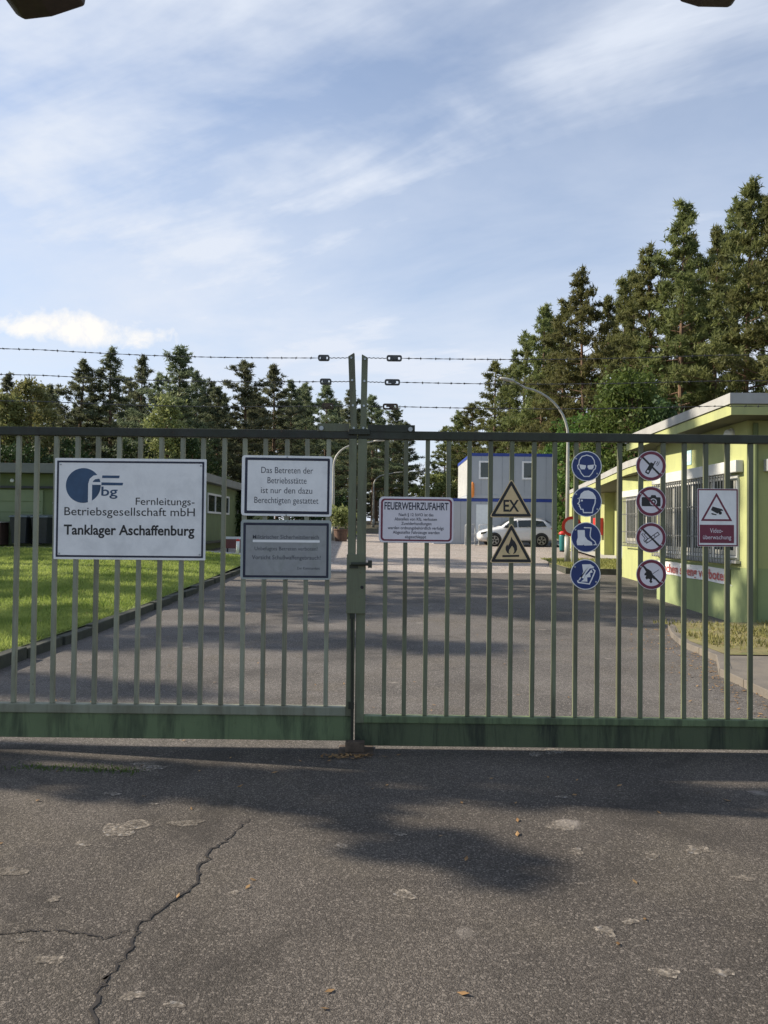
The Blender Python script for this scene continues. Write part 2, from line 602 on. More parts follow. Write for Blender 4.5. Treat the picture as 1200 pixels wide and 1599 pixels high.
M_roof = mat('roof_felt', (0.12, 0.12, 0.115), 0.9, var=0.2, scale=2)
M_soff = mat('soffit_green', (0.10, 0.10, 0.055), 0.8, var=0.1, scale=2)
M_frame = mat('window_frame_white', (0.55, 0.55, 0.51), 0.5, var=0.06, scale=4)
M_grille = mat('grille_white', (0.22, 0.22, 0.20), 0.45, var=0.1, scale=6)
M_glass = mat('window_glass', (0.02, 0.026, 0.024), 0.06, var=0.2, scale=2, spec=0.8)
M_curt = mat('net_curtain', (0.50, 0.48, 0.40), 0.9, var=0.12, scale=10)
M_door = mat('door_grey', (0.36, 0.40, 0.40), 0.5, var=0.08, scale=2)
M_dark = mat('dark_opening', (0.02, 0.022, 0.02), 0.8, var=0.2)
M_redbox = mat('red_cabinet', (0.55, 0.035, 0.025), 0.4, var=0.08)
M_banner = mat('banner_cloth', (0.84, 0.82, 0.77), 0.8, var=0.05, scale=4)
M_bred = mat('banner_red', (0.55, 0.15, 0.13), 0.7, var=0.1)
M_cont = mat('container_grey', (0.40, 0.42, 0.44), 0.5, var=0.05, scale=1.5)
M_contw = mat('container_lit_side', (0.66, 0.65, 0.60), 0.5, var=0.06, scale=1.5)
M_cjoint = mat('container_joint', (0.27, 0.29, 0.31), 0.5)
M_cwin = mat('container_window_frame', (0.82, 0.82, 0.80), 0.45, var=0.04)
M_cblue = mat('container_blue', (0.025, 0.055, 0.27), 0.45, var=0.1, scale=3)
M_cdoor = mat('container_door', (0.74, 0.78, 0.78), 0.5, var=0.05)
M_orange = mat('orange_paint', (0.80, 0.26, 0.05), 0.5, var=0.1)
M_pole = mat('lamp_pole_paint', (0.38, 0.37, 0.32), 0.5, 0.1, var=0.12, scale=3, stain=(0.30, 0.30, 0.26), stain_amt=0.4)
M_lamp = mat('lamp_cover', (0.78, 0.78, 0.74), 0.35, var=0.05)
M_car = mat('car_white', (0.74, 0.74, 0.73), 0.22, var=0.03, scale=2, spec=0.6)
M_tyre = mat('tyre_rubber', (0.02, 0.02, 0.02), 0.85, var=0.2, scale=20)
M_rim = mat('rim_alloy', (0.32, 0.32, 0.32), 0.35, 0.8, var=0.1)
M_plast = mat('black_plastic', (0.025, 0.027, 0.03), 0.45, var=0.2, scale=8)
M_lid = mat('bin_lid', (0.17, 0.19, 0.20), 0.3, var=0.15, scale=5)
M_brown = mat('brown_boards', (0.075, 0.042, 0.03), 0.8, var=0.3, scale=4)
M_teal = mat('teal_plastic', (0.02, 0.16, 0.16), 0.4, var=0.1)
M_tub = mat('planter_tub', (0.13, 0.075, 0.05), 0.8, var=0.3, scale=6)
M_bronze = mat('bronze_housing', (0.06, 0.042, 0.032), 0.5, 0.2, var=0.2, scale=8)
M_bark = mat('pine_bark', (0.13, 0.085, 0.055), 0.95, var=0.4, scale=3, bump=0.8, bscale=14, stain=(0.20, 0.095, 0.045), stain_amt=0.7, stain_scale=0.6)
M_need = foliage('pine_needles', (0.092, 0.108, 0.036), (0.220, 0.230, 0.082), 0.5)
M_needl = foliage('pine_needles_left', (0.088, 0.106, 0.060), (0.20, 0.222, 0.118), 0.5)
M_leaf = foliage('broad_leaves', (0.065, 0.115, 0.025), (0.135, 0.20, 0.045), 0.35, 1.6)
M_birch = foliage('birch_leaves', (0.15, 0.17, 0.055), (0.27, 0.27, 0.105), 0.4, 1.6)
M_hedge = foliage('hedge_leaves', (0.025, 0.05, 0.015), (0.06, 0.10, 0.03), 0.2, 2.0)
M_grass = foliage('grass_blades', (0.19, 0.245, 0.05), (0.39, 0.43, 0.12), 0.45, 0.7)
M_dgrass = foliage('dry_grass_blades', (0.17, 0.18, 0.055), (0.34, 0.32, 0.11), 0.3, 1.5)
M_litter = foliage('dead_leaves', (0.20, 0.11, 0.04), (0.42, 0.27, 0.12), 0.15, 9)


# ------------------------------------------------------------------ ground, roads, lawns
def sheet(name, xs, ys, zf, m):
    mb = MB()
    nx = len(xs)
    vs = [(x, y, zf(x, y)) for y in ys for x in xs]
    fs = [(j * nx + i, j * nx + i + 1, (j + 1) * nx + i + 1, (j + 1) * nx + i)
          for j in range(len(ys) - 1) for i in range(nx - 1)]
    mb.add(vs, fs)
    o = mb.build(name, m, smooth=True)
    o['kind'] = 'structure'
    return o


def strip(name, poly_fn, ys, m, dz):
    """road sheet between a left and a right edge that change along y"""
    mb = MB()
    vs, fs = [], []
    for y in ys:
        a, b = poly_fn(y)
        for k in range(5):
            vs.append((a + (b - a) * k / 4, y, gz(y) + dz))
    for j in range(len(ys) - 1):
        for k in range(4):
            i = j * 5 + k
            fs.append((i, i + 1, i + 6, i + 5))
    mb.add(vs, fs)
    o = mb.build(name, m, smooth=True)
    o['kind'] = 'structure'
    return o


ys_all = [-400, -60, -30, -20, -10, 0, 5, 8, 10, 11, 12, 13, 14, 15, 16, 18, 20, 25, 30, 40, 50, 60, 80, 100, 130, 200, 500, 1500, 4000]
sheet('ground', [-4000, -500, -60, -20, -8, -4, 0, 4, 8, 20, 60, 500, 4000], ys_all, lambda x, y: gz(y) - 0.03, M_soil)
KX = -4.12                                     # left kerb line
strip('forecourt', lambda y: (-30, 30), [-25, -15, -8, -4, 0, 2, 4, 5.52], M_asph, 0.0)
ysr = [5.52, 7, 8, 9, 10, 11, 12, 13, 14, 15, 16, 18, 20, 22, 23.2]
strip('road', lambda y: (KX - 0.06, 9.0), ysr, M_road, 0.0)
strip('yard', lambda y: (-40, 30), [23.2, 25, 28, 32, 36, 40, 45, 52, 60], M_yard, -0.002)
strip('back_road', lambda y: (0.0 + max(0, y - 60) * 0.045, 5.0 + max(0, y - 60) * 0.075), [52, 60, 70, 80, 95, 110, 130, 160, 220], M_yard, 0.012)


def lawn_z(x, y):
    e = min(max((y - 10) / 20.0, 0), 1)
    return gz(y) + 0.125 + 0.27 * e * e * (3 - 2 * e) * min(max((-x - 4.1) / 3.0, 0.15), 1)


LX0, LX1, LY0, LY1 = -32.0, -4.26, 6.3, 27.2
sheet('lawn', list(np.linspace(LX0, LX1, 22)), list(np.linspace(LY0, LY1, 22)), lawn_z, M_lawn)
# kerb stones along the lawn
mb = MB()
y = 6.0
random.seed(4)
while y < 27.3:
    h = 0.13 + random.uniform(-0.02, 0.015)
    dx, dy_ = random.gauss(0, 0.014), random.gauss(0, 0.012)
    z0 = gz(y)
    mb.prism([(KX - 0.14 + dx, y), (KX + dx, y), (KX + dx + dy_, y + 0.97), (KX - 0.14 + dx + dy_, y + 0.97)], z0 - 0.1, z0 + h, 'z')
    y += 1.0
mb.build('lawn_kerb', M_kerb, bevel=0.012)['kind'] = 'structure'
# path strip in front of the green building, beyond the lawn
sheet('building_path', [-40, -20, -8.0, -4.3], [27.25, 28.0, 28.6], lambda x, y: lawn_z(x, 27.2) + 0.012, M_path)
sheet('building_terrace', [-40, -20, -7.2], [28.6, 34, 40, 48], lambda x, y: 0.80 + (y - 28.6) * 0.012, M_soil)
# far island of grass where the side road leaves
sheet('far_verge', [-13, -9, -4.4, -1.9], [48, 52, 58], lambda x, y: gz(y) + 0.15, M_lawn)
mb = MB(); mb.box(-13.1, -1.8, 47.85, 48.0, gz(48) - 0.1, gz(48) + 0.16)
mb.build('far_kerb', M_kerb)['kind'] = 'structure'


def poly_sheet(name, pts, z, m, kerb=None):
    mb = MB()
    c = (sum(p[0] for p in pts) / len(pts), sum(p[1] for p in pts) / len(pts))
    mb.add([(c[0], c[1], gz(c[1]) + z)] + [(p[0], p[1], gz(p[1]) + z) for p in pts],
           [(0, i + 1, (i + 1) % len(pts) + 1) for i in range(len(pts))])
    o = mb.build(name, m); o['kind'] = 'structure'
    return o


# right side: grass patch and paving in front of the gate house
v1 = [(4.65, 12.3), (4.35, 11.3), (4.15, 10.4), (4.15, 9.3), (16, 9.3), (16, 12.5), (5.9, 12.5)]
poly_sheet('gatehouse_verge', v1, 0.09, M_dry)
v2 = [(3.72, 6.0), (16, 6.0), (16, 9.28), (4.13, 9.28), (3.75, 8.4)]
poly_sheet('side_pavement', v2, 0.08, M_conc)
mb = MB()
kp = [(3.66, 5.9), (3.66, 7.2), (3.70, 8.4), (4.06, 9.3), (4.08, 10.4), (4.28, 11.35), (4.60, 12.35)]
for a, b in zip(kp[:-1], kp[1:]):
    a, b = Vector((a[0], a[1])), Vector((b[0], b[1]))
    n_ = int((b - a).length / 0.8) + 1
    for k in range(n_):
        p, q = a.lerp(b, k / n_), a.lerp(b, (k + 0.985) / n_)
        d = (q - p).normalized(); w = Vector((d.y, -d.x)) * 0.10
        mb.prism([tuple(p - w * 0.3), tuple(q - w * 0.3), tuple(q + w), tuple(p + w)], -0.1, gz(p.y) + 0.085, 'z')
mb.build('verge_kerb', M_conc, bevel=0.008)['kind'] = 'structure'
v3 = [(5.5, 23.2), (8.9, 22.6), (9.1, 28.5), (6.2, 29.0), (5.6, 26)]
poly_sheet('entrance_verge', v3, 0.12, M_dry)
mb = MB()
for a, b in zip(v3, v3[1:] + v3[:1]):
    a, b = Vector(a), Vector(b)
    d = (b - a).normalized(); w = Vector((-d.y, d.x)) * 0.12
    mb.prism([tuple(a + w), tuple(b + w), tuple(b), tuple(a)][::-1], gz(25) - 0.15, gz(25) + 0.13, 'z')
mb.build('entrance_kerb', M_kerb)['kind'] = 'structure'
poly_sheet('entrance_platform', [(8.2, 28.9), (16, 28.9), (16, 44), (9.4, 44)], 0.14, M_path)

# long crack in the forecourt: a ragged dark seam
random.seed(11)


def seam(name, pix, w0):
    pts = [G(*p) for p in pix]
    fine = []
    for a, b in zip(pts[:-1], pts[1:]):
        for k in range(7):
            p = a.lerp(b, k / 7)
            fine.append(p + Vector((random.gauss(0, 0.008), random.gauss(0, 0.008), 0)))
    fine.append(pts[-1])
    mb = MB(); vs = []
    for i, p in enumerate(fine):
        d = fine[min(i + 1, len(fine) - 1)] - fine[max(i - 1, 0)]
        s = Vector((-d.y, d.x, 0)).normalized()
        w = w0 * random.uniform(0.35, 1.25) * (0.3 + 0.7 * min(1, i / 8))
        vs += [p + s * w + Vector((0, 0, 0.004)), p - s * w + Vector((0, 0, 0.004))]
    mb.add(vs, [(2 * i, 2 * i + 1, 2 * i + 3, 2 * i + 2) for i in range(len(fine) - 1)])
    mb.build(name, M_crack)['kind'] = 'structure'


seam('asphalt_crack', [(392, 1278), (352, 1312), (334, 1326), (309, 1354), (305, 1380), (266, 1410), (212, 1448), (202, 1486), (166, 1526), (150, 1552), (148, 1610), (140, 1680)], 0.0065)
seam('asphalt_crack_fork', [(208, 1452), (162, 1466), (120, 1455), (80, 1452), (30, 1455), (-40, 1462)], 0.005)

# pale worn stains on the forecourt and road
random.seed(23)
mb = MB()
for (sx, sy, rw) in [(196, 1293, 34), (130, 1318, 14), (292, 1286, 22), (20, 1362, 24), (632, 1398, 17), (626, 1304, 9), (232, 1198, 26), (176, 1240, 12),
                     (878, 1245, 9), (880, 1290, 26), (900, 1330, 12), (866, 1174, 18), (838, 1178, 14), (1090, 1328, 18), (1018, 1338, 12), (985, 1440, 14),
                     (945, 1455, 16), (1130, 1520, 14), (80, 1500, 20), (84, 1405, 10), (207, 1556, 16), (272, 1570, 14), (35, 1470, 10), (535, 1322, 14), (365, 1395, 9),
                     (906, 1381, 7), (1160, 1372, 16), (788, 1236, 6), (240, 1256, 7), (1040, 1520, 18)]:
    c = G(sx, sy)
    rx = rw / F * c.y * 1.0
    ry = rx * random.uniform(0.5, 0.9)
    n_ = 22
    ph = [random.uniform(0, 6.28) for _ in range(4)]
    pts = []
    for k in range(n_):
        a = 2 * math.pi * k / n_
        q = 1 + 0.22 * math.sin(2 * a + ph[0]) + 0.16 * math.sin(3 * a + ph[1]) + 0.12 * math.sin(5 * a + ph[2]) + random.uniform(-0.12, 0.12)
        pts.append((c.x + rx * q * math.cos(a), c.y + ry * q * math.sin(a), 0.004))
    mb.add([(c.x, c.y, 0.004)] + pts, [(0, i + 1, (i + 1) % n_ + 1) for i in range(n_)])


def blotch_mat():
    m = asphalt('lichen_spots', (0.27, 0.235, 0.19), (0.40, 0.345, 0.28), (0.34, 0.30, 0.26), 0.7, 75, 0.5, (0.17, 0.145, 0.115))
    t = m.node_tree
    b = t.nodes['Principled BSDF']
    pos = nd(t, 'ShaderNodeNewGeometry').outputs['Position']
    a = ramp(t, noise(t, pos, 30, 6, 0.75), [(0.34, 0.0), (0.68, 0.8)])
    t.links.new(a, b.inputs['Alpha'])
    return m


mb.build('worn_stains', blotch_mat())['kind'] = 'structure'


# ------------------------------------------------------------------ lettering
def measure(txt, bold=0.0):
    cu = bpy.data.curves.new('t', 'FONT')
    cu.body = txt
    cu.size = 1.0
    cu.offset = bold
    cu.resolution_u = 3
    ob = bpy.data.objects.new('t', cu)
    col.objects.link(ob)
    dg = bpy.context.evaluated_depsgraph_get()
    me = bpy.data.meshes.new_from_object(ob.evaluated_get(dg))
    vs = [v.co.copy() for v in me.vertices]
    fs = [tuple(p.vertices) for p in me.polygons]
    bpy.data.objects.remove(ob)
    bpy.data.curves.remove(cu)
    bpy.data.meshes.remove(me)
    return vs, fs


CAP = max(v.y for v in measure('H')[0])


def letters(mb, txt, x0, x1, base, cap, y, bold=0.0, mi=0):
    """flat lettering between x0 and x1 with its baseline and capital height, facing -y"""
    vs, fs = measure(txt, bold)
    a, b = min(v.x for v in vs), max(v.x for v in vs)
    kx, kz = (x1 - x0) / (b - a), cap / CAP
    mb.add([(x0 + (v.x - a) * kx, y, base + v.y * kz) for v in vs], fs, mi)


def rrect(x0, x1, z0, z1, r, n=6):
    pts = []
    for cx, cz, a0 in ((x1 - r, z1 - r, 0), (x0 + r, z1 - r, 90), (x0 + r, z0 + r, 180), (x1 - r, z0 + r, 270)):
        for k in range(n + 1):
            a = R(a0 + 90 * k / n)
            pts.append((cx + r * math.cos(a), cz + r * math.sin(a)))
    return pts


def circ(cx, cz, r, n=40):
    return [(cx + r * math.cos(2 * math.pi * k / n), cz + r * math.sin(2 * math.pi * k / n)) for k in range(n)]


# ------------------------------------------------------------------ the gate
GY = 5.50                                      # middle plane of the gate
gm = lambda px, py: W(px, py, GY)
bx_, bz_ = lambda px: gm(px, 1000).x, None


def gate_leaf(left):
    if left:
        x_in0, x_in1 = gm(542, 1000).x, gm(554, 1000).x     # stile
        x_out = gm(-90, 1000).x
        sgn = -1
    else:
        x_in0, x_in1 = gm(556, 1000).x, gm(570, 1000).x
        x_out = gm(1290, 1000).x
        sgn = 1
    lab = ('left gate leaf of sage green steel bars with barbed wire and drop bolt' if left else
           'right gate leaf of green steel bars with barbed wire and mossy kick plate')
    t = thing('gate_leaf', lab, 'gate', ((x_in0 + x_in1) / 2, GY, 0.0), 'leaves of the double gate')
    ref = 300 if left else 900
    zt1, zt0 = gm(ref, 670 if left else 677).z, gm(ref, 683 if left else 690).z
    zb1, zb0 = gm(ref, 1100 if left else 1120).z, gm(ref, 1114 if left else 1131).z
    zk0 = gm(ref, 1153 if left else 1167).z
    xa, xb = (x_out, x_in0) if left else (x_in1, x_out)
    MB().box(min(xa, x_in0), max(x_in1, xb), GY - 0.03, GY + 0.03, zt0, zt1).build('top_rail', M_rail, t, bevel=0.004)
    MB().box(xa, xb, GY - 0.033, GY + 0.033, zb0, zb1).build('bottom_rail', M_beam if not left else M_bar, t, bevel=0.006)
    kx0, kx1 = (xa, x_in1) if left else (x_in0, xb)
    MB().box(kx0, kx1, GY - 0.018, GY + 0.018, zk0, zb0 + 0.0005).build('kick_plate', M_beam if left else M_moss, t, bevel=0.003)
    MB().box(x_in0, x_in1, GY - 0.035, GY + 0.035, zb0, zt0).build('stile', M_gate, t, bevel=0.004)
    # vertical bars
    if left:
        bars = [509, 476, 443, 410.5, 378, 345, 312.5, 280, 246.5, 214, 180, 148, 115, 83, 52, 21, -11, -43, -75]
    else:
        bars = [600, 631, 663.5, 697.5, 730, 763, 796.5, 830.5, 864.5, 898, 932, 966.5, 1000, 1033.5, 1068, 1101.5, 1136, 1171.5, 1206, 1240, 1274]
    proto = None
    for bp in bars:
        x = gm(bp, 1080).x
        if proto is None:
            mb = MB().box(x - 0.0155, x + 0.0155, GY - 0.0155, GY + 0.0155, zb1, zt0)
            proto = mb.build('bar', M_bar if left else M_gate, t, bevel=0.004)
            px0 = x
        else:
            c = proto.copy()
            col.objects.link(c)
            c.parent = t
            c.location.x = x - px0
            c.rotation_euler = (0, random.gauss(0, 0.0012), random.gauss(0, 0.02))
            c.location.x += random.gauss(0, 0.0012)
    # angle iron that carries the barbed wire
    if left:
        p0, p1 = gm(553, 668), gm(549, 555)
    else:
        p0, p1 = gm(568, 668), gm(570.5, 557)
    w = 0.021
    mb = MB()
    zlo = zt1
    mb.prism([(p0.x - w, zlo), (p0.x + w, zlo), (p1.x + w, p1.z + (0.015 if left else -0.012)), (p1.x - w, p1.z + (-0.012 if left else 0.012))], GY - 0.024, GY - 0.019, 'y')
    e = w if left else -w
    mb.prism([(p0.x + e - 0.0025 * sgn * -1, zlo), (p0.x + e + 0.0025 * sgn * -1, zlo), (p1.x + e + 0.0025 * sgn * -1, p1.z + 0.01), (p1.x + e - 0.0025 * sgn * -1, p1.z + 0.01)], GY - 0.0188, GY + 0.022, 'y')
    arm = mb.build('wire_arm', M_gate, t)
    for q in (560, 595, 634, 669):
        c = p0.lerp(p1, (q - 668) / (555 - 668))
        MB().lathe([(0.008, 0), (0.008, 0.004), (0.004, 0.008)], (c.x, GY - 0.0325, c.z), 'y', 10).build('bolt', M_galv, arm)
    # flat bar that braces the arm to the top rail
    q0, q1 = (gm(497, 662), gm(546, 673)) if left else (gm(575, 664), gm(648, 675))
    mb = MB().box(q0.x, q1.x, GY - 0.034, GY - 0.0301, zt1 - 0.008, q0.z)
    brk = mb.build('brace_plate', M_rail if not left else M_gate, t, bevel=0.002)
    bc = gm(503 if left else 641, 670)
    MB().lathe([(0.016, -0.014), (0.016, -0.004), (0.013, 0.0)], (bc.x, GY - 0.034, zt1 + 0.012), 'y', 10).build('bolt', M_galv, brk)
    # three barbed wires with their strainers
    rnd = random.Random(5 if left else 6)
    rows = ([((497, 559), (-110, 541)), ((500, 596), (-110, 582)), ((503, 634), (-110, 624))] if left else
            [((628, 559.5), (1310, 553)), ((625, 597), (1310, 594)), ((622, 635), (1310, 634))])
    for i, (a, b) in enumerate(rows):
        A, B = gm(*a), gm(*b)
        arm_x = p0.lerp(p1, ((0.965, 0.64, 0.30)[i])).x
        mb = MB()
        n_ = 60
        s1, s2 = [], []
        for k in range(n_ + 1):
            u = k / n_
            p = A.lerp(B, u)
            p.z -= 0.018 * math.sin(math.pi * min(u * 1.4, 1))
            an = k * 2.2
            o1 = Vector((0, math.cos(an), math.sin(an))) * 0.0022
            s1.append(p + o1); s2.append(p - o1)
        mb.tube(s1, 0.0019, 5); mb.tube(s2, 0.0019, 5)
        k = 0.05
        while k < abs(B.x - A.x):
            u = k / abs(B.x - A.x)
            p = A.lerp(B, u); p.z -= 0.018 * math.sin(math.pi * min(u * 1.4, 1))
            for j in range(2):
                an = rnd.uniform(0, 3.14)
                d = Vector((rnd.uniform(-0.4, 0.4), math.cos(an), math.sin(an))).normalized() * 0.012
                mb.tube([p - d, p + d], [0.0013, 0.0013], 4)
            mb.tube([p - Vector((0.006, 0, 0)), p + Vector((0.006, 0, 0))], 0.005, 6)
            k += rnd.uniform(0.085, 0.115)
        # plain twisted tie from the strainer to the arm
        S = gm(a[0] + (18 if left else -24), a[1])
        E_ = Vector((arm_x, GY, S.z + 0.002))
        tie = [S.lerp(E_, q / 10) + Vector((0, 0, 0.002 * (-1) ** q)) for q in range(11)]
        mb.tube(tie, 0.0032, 5)
        wr = mb.build('barbed_wire', M_wire, t)
        # strainer: slotted ratchet body with an eye
        c = A.lerp(S, 0.5)
        hw = abs(S.x - A.x) / 2
        mb = MB()
        mb.ring(rrect(c.x - hw, c.x + hw, c.z - 0.021, c.z + 0.021, 0.014, 3), rrect(c.x - hw + 0.012, c.x + hw - 0.012, c.z - 0.011, c.z + 0.011, 0.006, 3), GY - 0.012, GY + 0.012)
        mb.lathe([(0.015, -0.02), (0.015, 0.02)], (c.x + 0.006 * sgn, GY, c.z), 'y', 12)
        mb.box(c.x - hw * 0.55, c.x + hw * 0.5, GY - 0.017, GY - 0.0125, c.z - 0.013 + 0.004 * i, c.z + 0.013)
        mb.build('wire_strainer', M_rust if i == 2 else M_wire, wr)
    return t


GL = gate_leaf(True)
GR = gate_leaf(False)
# lock, latch and drop bolt belong to the left leaf
a, b = gm(542.5, 865), gm(571, 957)
lk = MB().box(a.x, b.x, GY - 0.058, GY - 0.0352, b.z, a.z).build('lock_plate', M_gate, GL, bevel=0.003)
c = gm(549, 880); d = gm(578, 880)
MB().tube([(c.x, GY - 0.075, c.z), (d.x, GY - 0.075, d.z)], 0.013, 10).box(d.x - 0.012, d.x + 0.016, GY - 0.092, GY - 0.052, d.z - 0.026, d.z + 0.026).box(c.x - 0.01, c.x + 0.05, GY - 0.068, GY - 0.0582, c.z - 0.03, c.z - 0.006).build('latch', M_rail, lk)
k_ = gm(566, 916)
MB().lathe([(0.012, -0.004), (0.012, 0.0)], (k_.x, GY - 0.0582, k_.z), 'y', 12).build('keyhole', M_black, lk)
a, b = gm(550.5, 958), gm(550.5, 1152)
MB().tube([(a.x, GY - 0.048, a.z), (b.x, GY - 0.048, b.z)], 0.009, 8).box(a.x - 0.018, a.x + 0.022, GY - 0.06, GY - 0.0355, gm(550, 1104).z, gm(550, 1094).z).box(a.x - 0.016, a.x + 0.016, GY - 0.06, GY - 0.0355, gm(550, 965).z, gm(550, 957).z).build('drop_bolt', M_rail, GL)
a, b = gm(545, 671), gm(578, 680)
MB().box(a.x, b.x, GY - 0.052, GY - 0.0345, b.z, a.z).build('centre_catch', M_rail, GL, bevel=0.003)

# stop block on the ground between the leaves
a, b = gm(541, 1151), gm(570, 1166)
t = thing('gate_stop', 'rusty iron stop block on the asphalt below the meeting gate leaves', 'gate stop', ((a.x + b.x) / 2, GY - 0.06, 0))
MB().box(a.x, b.x, GY - 0.14, GY - 0.075, 0.012, 0.085).box(a.x + 0.02, b.x - 0.05, GY - 0.075, GY + 0.03, 0.012, 0.05).build('stop_body', M_rust, t, bevel=0.006)
MB().box(a.x - 0.05, b.x + 0.06, GY - 0.17, GY + 0.06, -0.02, 0.0118).build('base_plate', M_rust, t, bevel=0.004)

# ------------------------------------------------------------------ signs on the gate
SY = GY - 0.024                                # front of the bars
UNIT = SY / F
SG = 'safety signs on the gate'


class Sign:
    """a sign plate at a pixel box; q() turns photograph pixels into its own plane"""
    def __init__(self, name, label, cat, cx, cy, group=None):
        self.c = W(cx, cy, SY)
        self.cx, self.cy = cx, cy
        self.t = thing(name, label, cat, (self.c.x, SY, self.c.z), group)
        self.t.rotation_euler = (0, random.uniform(-0.004, 0.004), 0)

    def q(self, px, py):
        return ((px - self.cx) * UNIT, -(py - self.cy) * UNIT)

    def part(self, mb, name, m, bevel=0.0):
        me_parent = self.t
        loc = me_parent.location.copy()
        me_parent.location = (0, 0, 0)
        o = mb.build(name, m, me_parent, bevel=bevel)
        me_parent.location = loc
        return o

    def bolts(self, pts):
        for px, py in pts:
            a = self.q(px, py)
            self.part(MB().lathe([(0.0065, -0.0002), (0.0065, -0.003), (0.004, -0.0045)], (a[0], 0, a[1]), 'y', 8), 'bolt', M_galv)

    def rect(self, x0, y0, x1, y1, r=2.0):
        a, b = self.q(x0, y0), self.q(x1, y1)
        return rrect(a[0], b[0], b[1], a[1], r * UNIT)

    def text(self, m, s, x0, x1, base, cap, y=-0.0012, bold=0.0):
        a, b = self.q(x0, base), self.q(x1, base)
        mb = MB()
        letters(mb, s, a[0], b[0], a[1], cap * UNIT, y, bold)
        self.part(mb, 'lettering', m)


random.seed(8)
# company sign
s = Sign('sign_board', 'large white company sign with blue globe emblem and black lettering on the left gate leaf', 'sign', 203.5, 795)
s.part(MB().prism(s.rect(85, 716, 322, 874, 1.5), 0, 0.004), 'plate', M_white, 0.001)
s.part(MB().ring(s.rect(88.5, 720, 318.5, 870.5, 1), s.rect(91.5, 723, 315.5, 867.5, 0.6), -0.0010, -0.0002), 'border', M_ink)
k = lambda x, y_: s.q(70 + x / 4.444, 700 + y_ / 4.444)
mb = MB(); mb.prism([k(266 + 121 * math.cos(a), 261 - 121 * math.sin(a)) for a in np.linspace(0, 2 * math.pi, 48, endpoint=False)], -0.0010, -0.0002)
logo = s.part(mb, 'emblem', M_blue)
mb = MB()
mb.stroke([k(314, 386), k(314, 250), k(322, 222), k(342, 204), k(372, 200), k(396, 202)], 27 / 4.444 * UNIT, -0.0020, -0.0012)
mb.stroke([k(329, 246), k(392, 246)], 19 / 4.444 * UNIT, -0.0018, -0.0012)
lg2 = s.part(mb, 'emblem_letter', M_white)
mb = MB()
mb.prism([k(372, 190), k(518, 190), k(514, 208), k(392, 208)], -0.0011, -0.0003)
mb.prism([k(388, 238), k(543, 240), k(538, 258), k(388, 258)], -0.0011, -0.0003)
s.text(M_blue, 'bg', 70 + 392 / 4.444, 70 + 505 / 4.444, 700 + 330 / 4.444, 62 / 4.444, -0.0011, 0.012)
s.part(mb, 'emblem_bars', M_blue)
s.text(M_black, 'Fernleitungs-', 70 + 632 / 4.444, 70 + 1040 / 4.444, 700 + 392 / 4.444, 50 / 4.444)
s.text(M_black, 'Betriebsgesellschaft mbH', 70 + 138 / 4.444, 70 + 1043 / 4.444, 700 + 468 / 4.444, 56 / 4.444)
s.text(M_black, 'Tanklager Aschaffenburg', 70 + 136 / 4.444, 70 + 1042 / 4.444, 700 + 601 / 4.444, 66 / 4.444, -0.0012, 0.022)

s.bolts([(94, 726), (313, 726), (94, 865), (313, 865)])
# no trespassing sign
s = Sign('notice_board', 'white notice with thick dark border and four lines of writing, above the faded grey notice', 'sign', 448, 758.5)
s.part(MB().prism(s.rect(377.5, 711.5, 519, 806, 5), 0, 0.004), 'plate', M_white, 0.001)
s.part(MB().ring(s.rect(382.5, 715, 515, 802.5, 1.5), s.rect(386.5, 719, 511.5, 798, 0.8), -0.0010, -0.0002), 'border', M_ink)
for tx, x0, x1, bs in (('Das Betreten der', 408, 489, 739), ('Betriebsstätte', 418, 479, 755), ('ist nur den dazu', 408, 488, 770.5), ('Berechtigten gestattet', 398, 498, 786)):
    s.text(M_fade, tx, x0, x1, bs, 9.6, -0.0012, -0.004)

s.bolts([(448, 713.3), (448, 804.2)])
# faded military area notice
s = Sign('notice_board', 'faded grey notice with taped-over line of writing, below the white no-entry notice', 'sign', 446.5, 858)
s.part(MB().prism(s.rect(376, 812, 517.5, 905, 5), 0, 0.004), 'plate', M_greye, 0.001)
s.part(MB().ring(s.rect(380, 816.5, 513.5, 902, 1.5), s.rect(384, 820.5, 510, 898.5, 0.8), -0.0010, -0.0002), 'border', M_ink)
s.part(MB().prism(s.rect(384.3, 820.8, 509.7, 898.2, 0.8), -0.0006, -0.0001), 'face', M_grey)
s.text(M_fade2, 'Militärischer Sicherheitsbereich', 395, 498, 841.5, 6.0, -0.0013, 0.004)
s.text(M_fade2, 'Unbefugtes Betreten verboten!', 398, 496, 859.5, 5.6, -0.0013)
s.text(M_fade2, 'Vorsicht Schußwaffengebrauch!', 394, 501, 873.5, 6.2, -0.0013, 0.004)
s.text(M_fade2, 'Der Kommandant', 465, 500, 889, 4.0, -0.0013)
s.part(MB().prism(s.rect(395, 843.2, 499.5, 847, 0.8), -0.0020, -0.0014), 'tape', M_white)

s.bolts([(447, 814.2), (447, 903.4)])
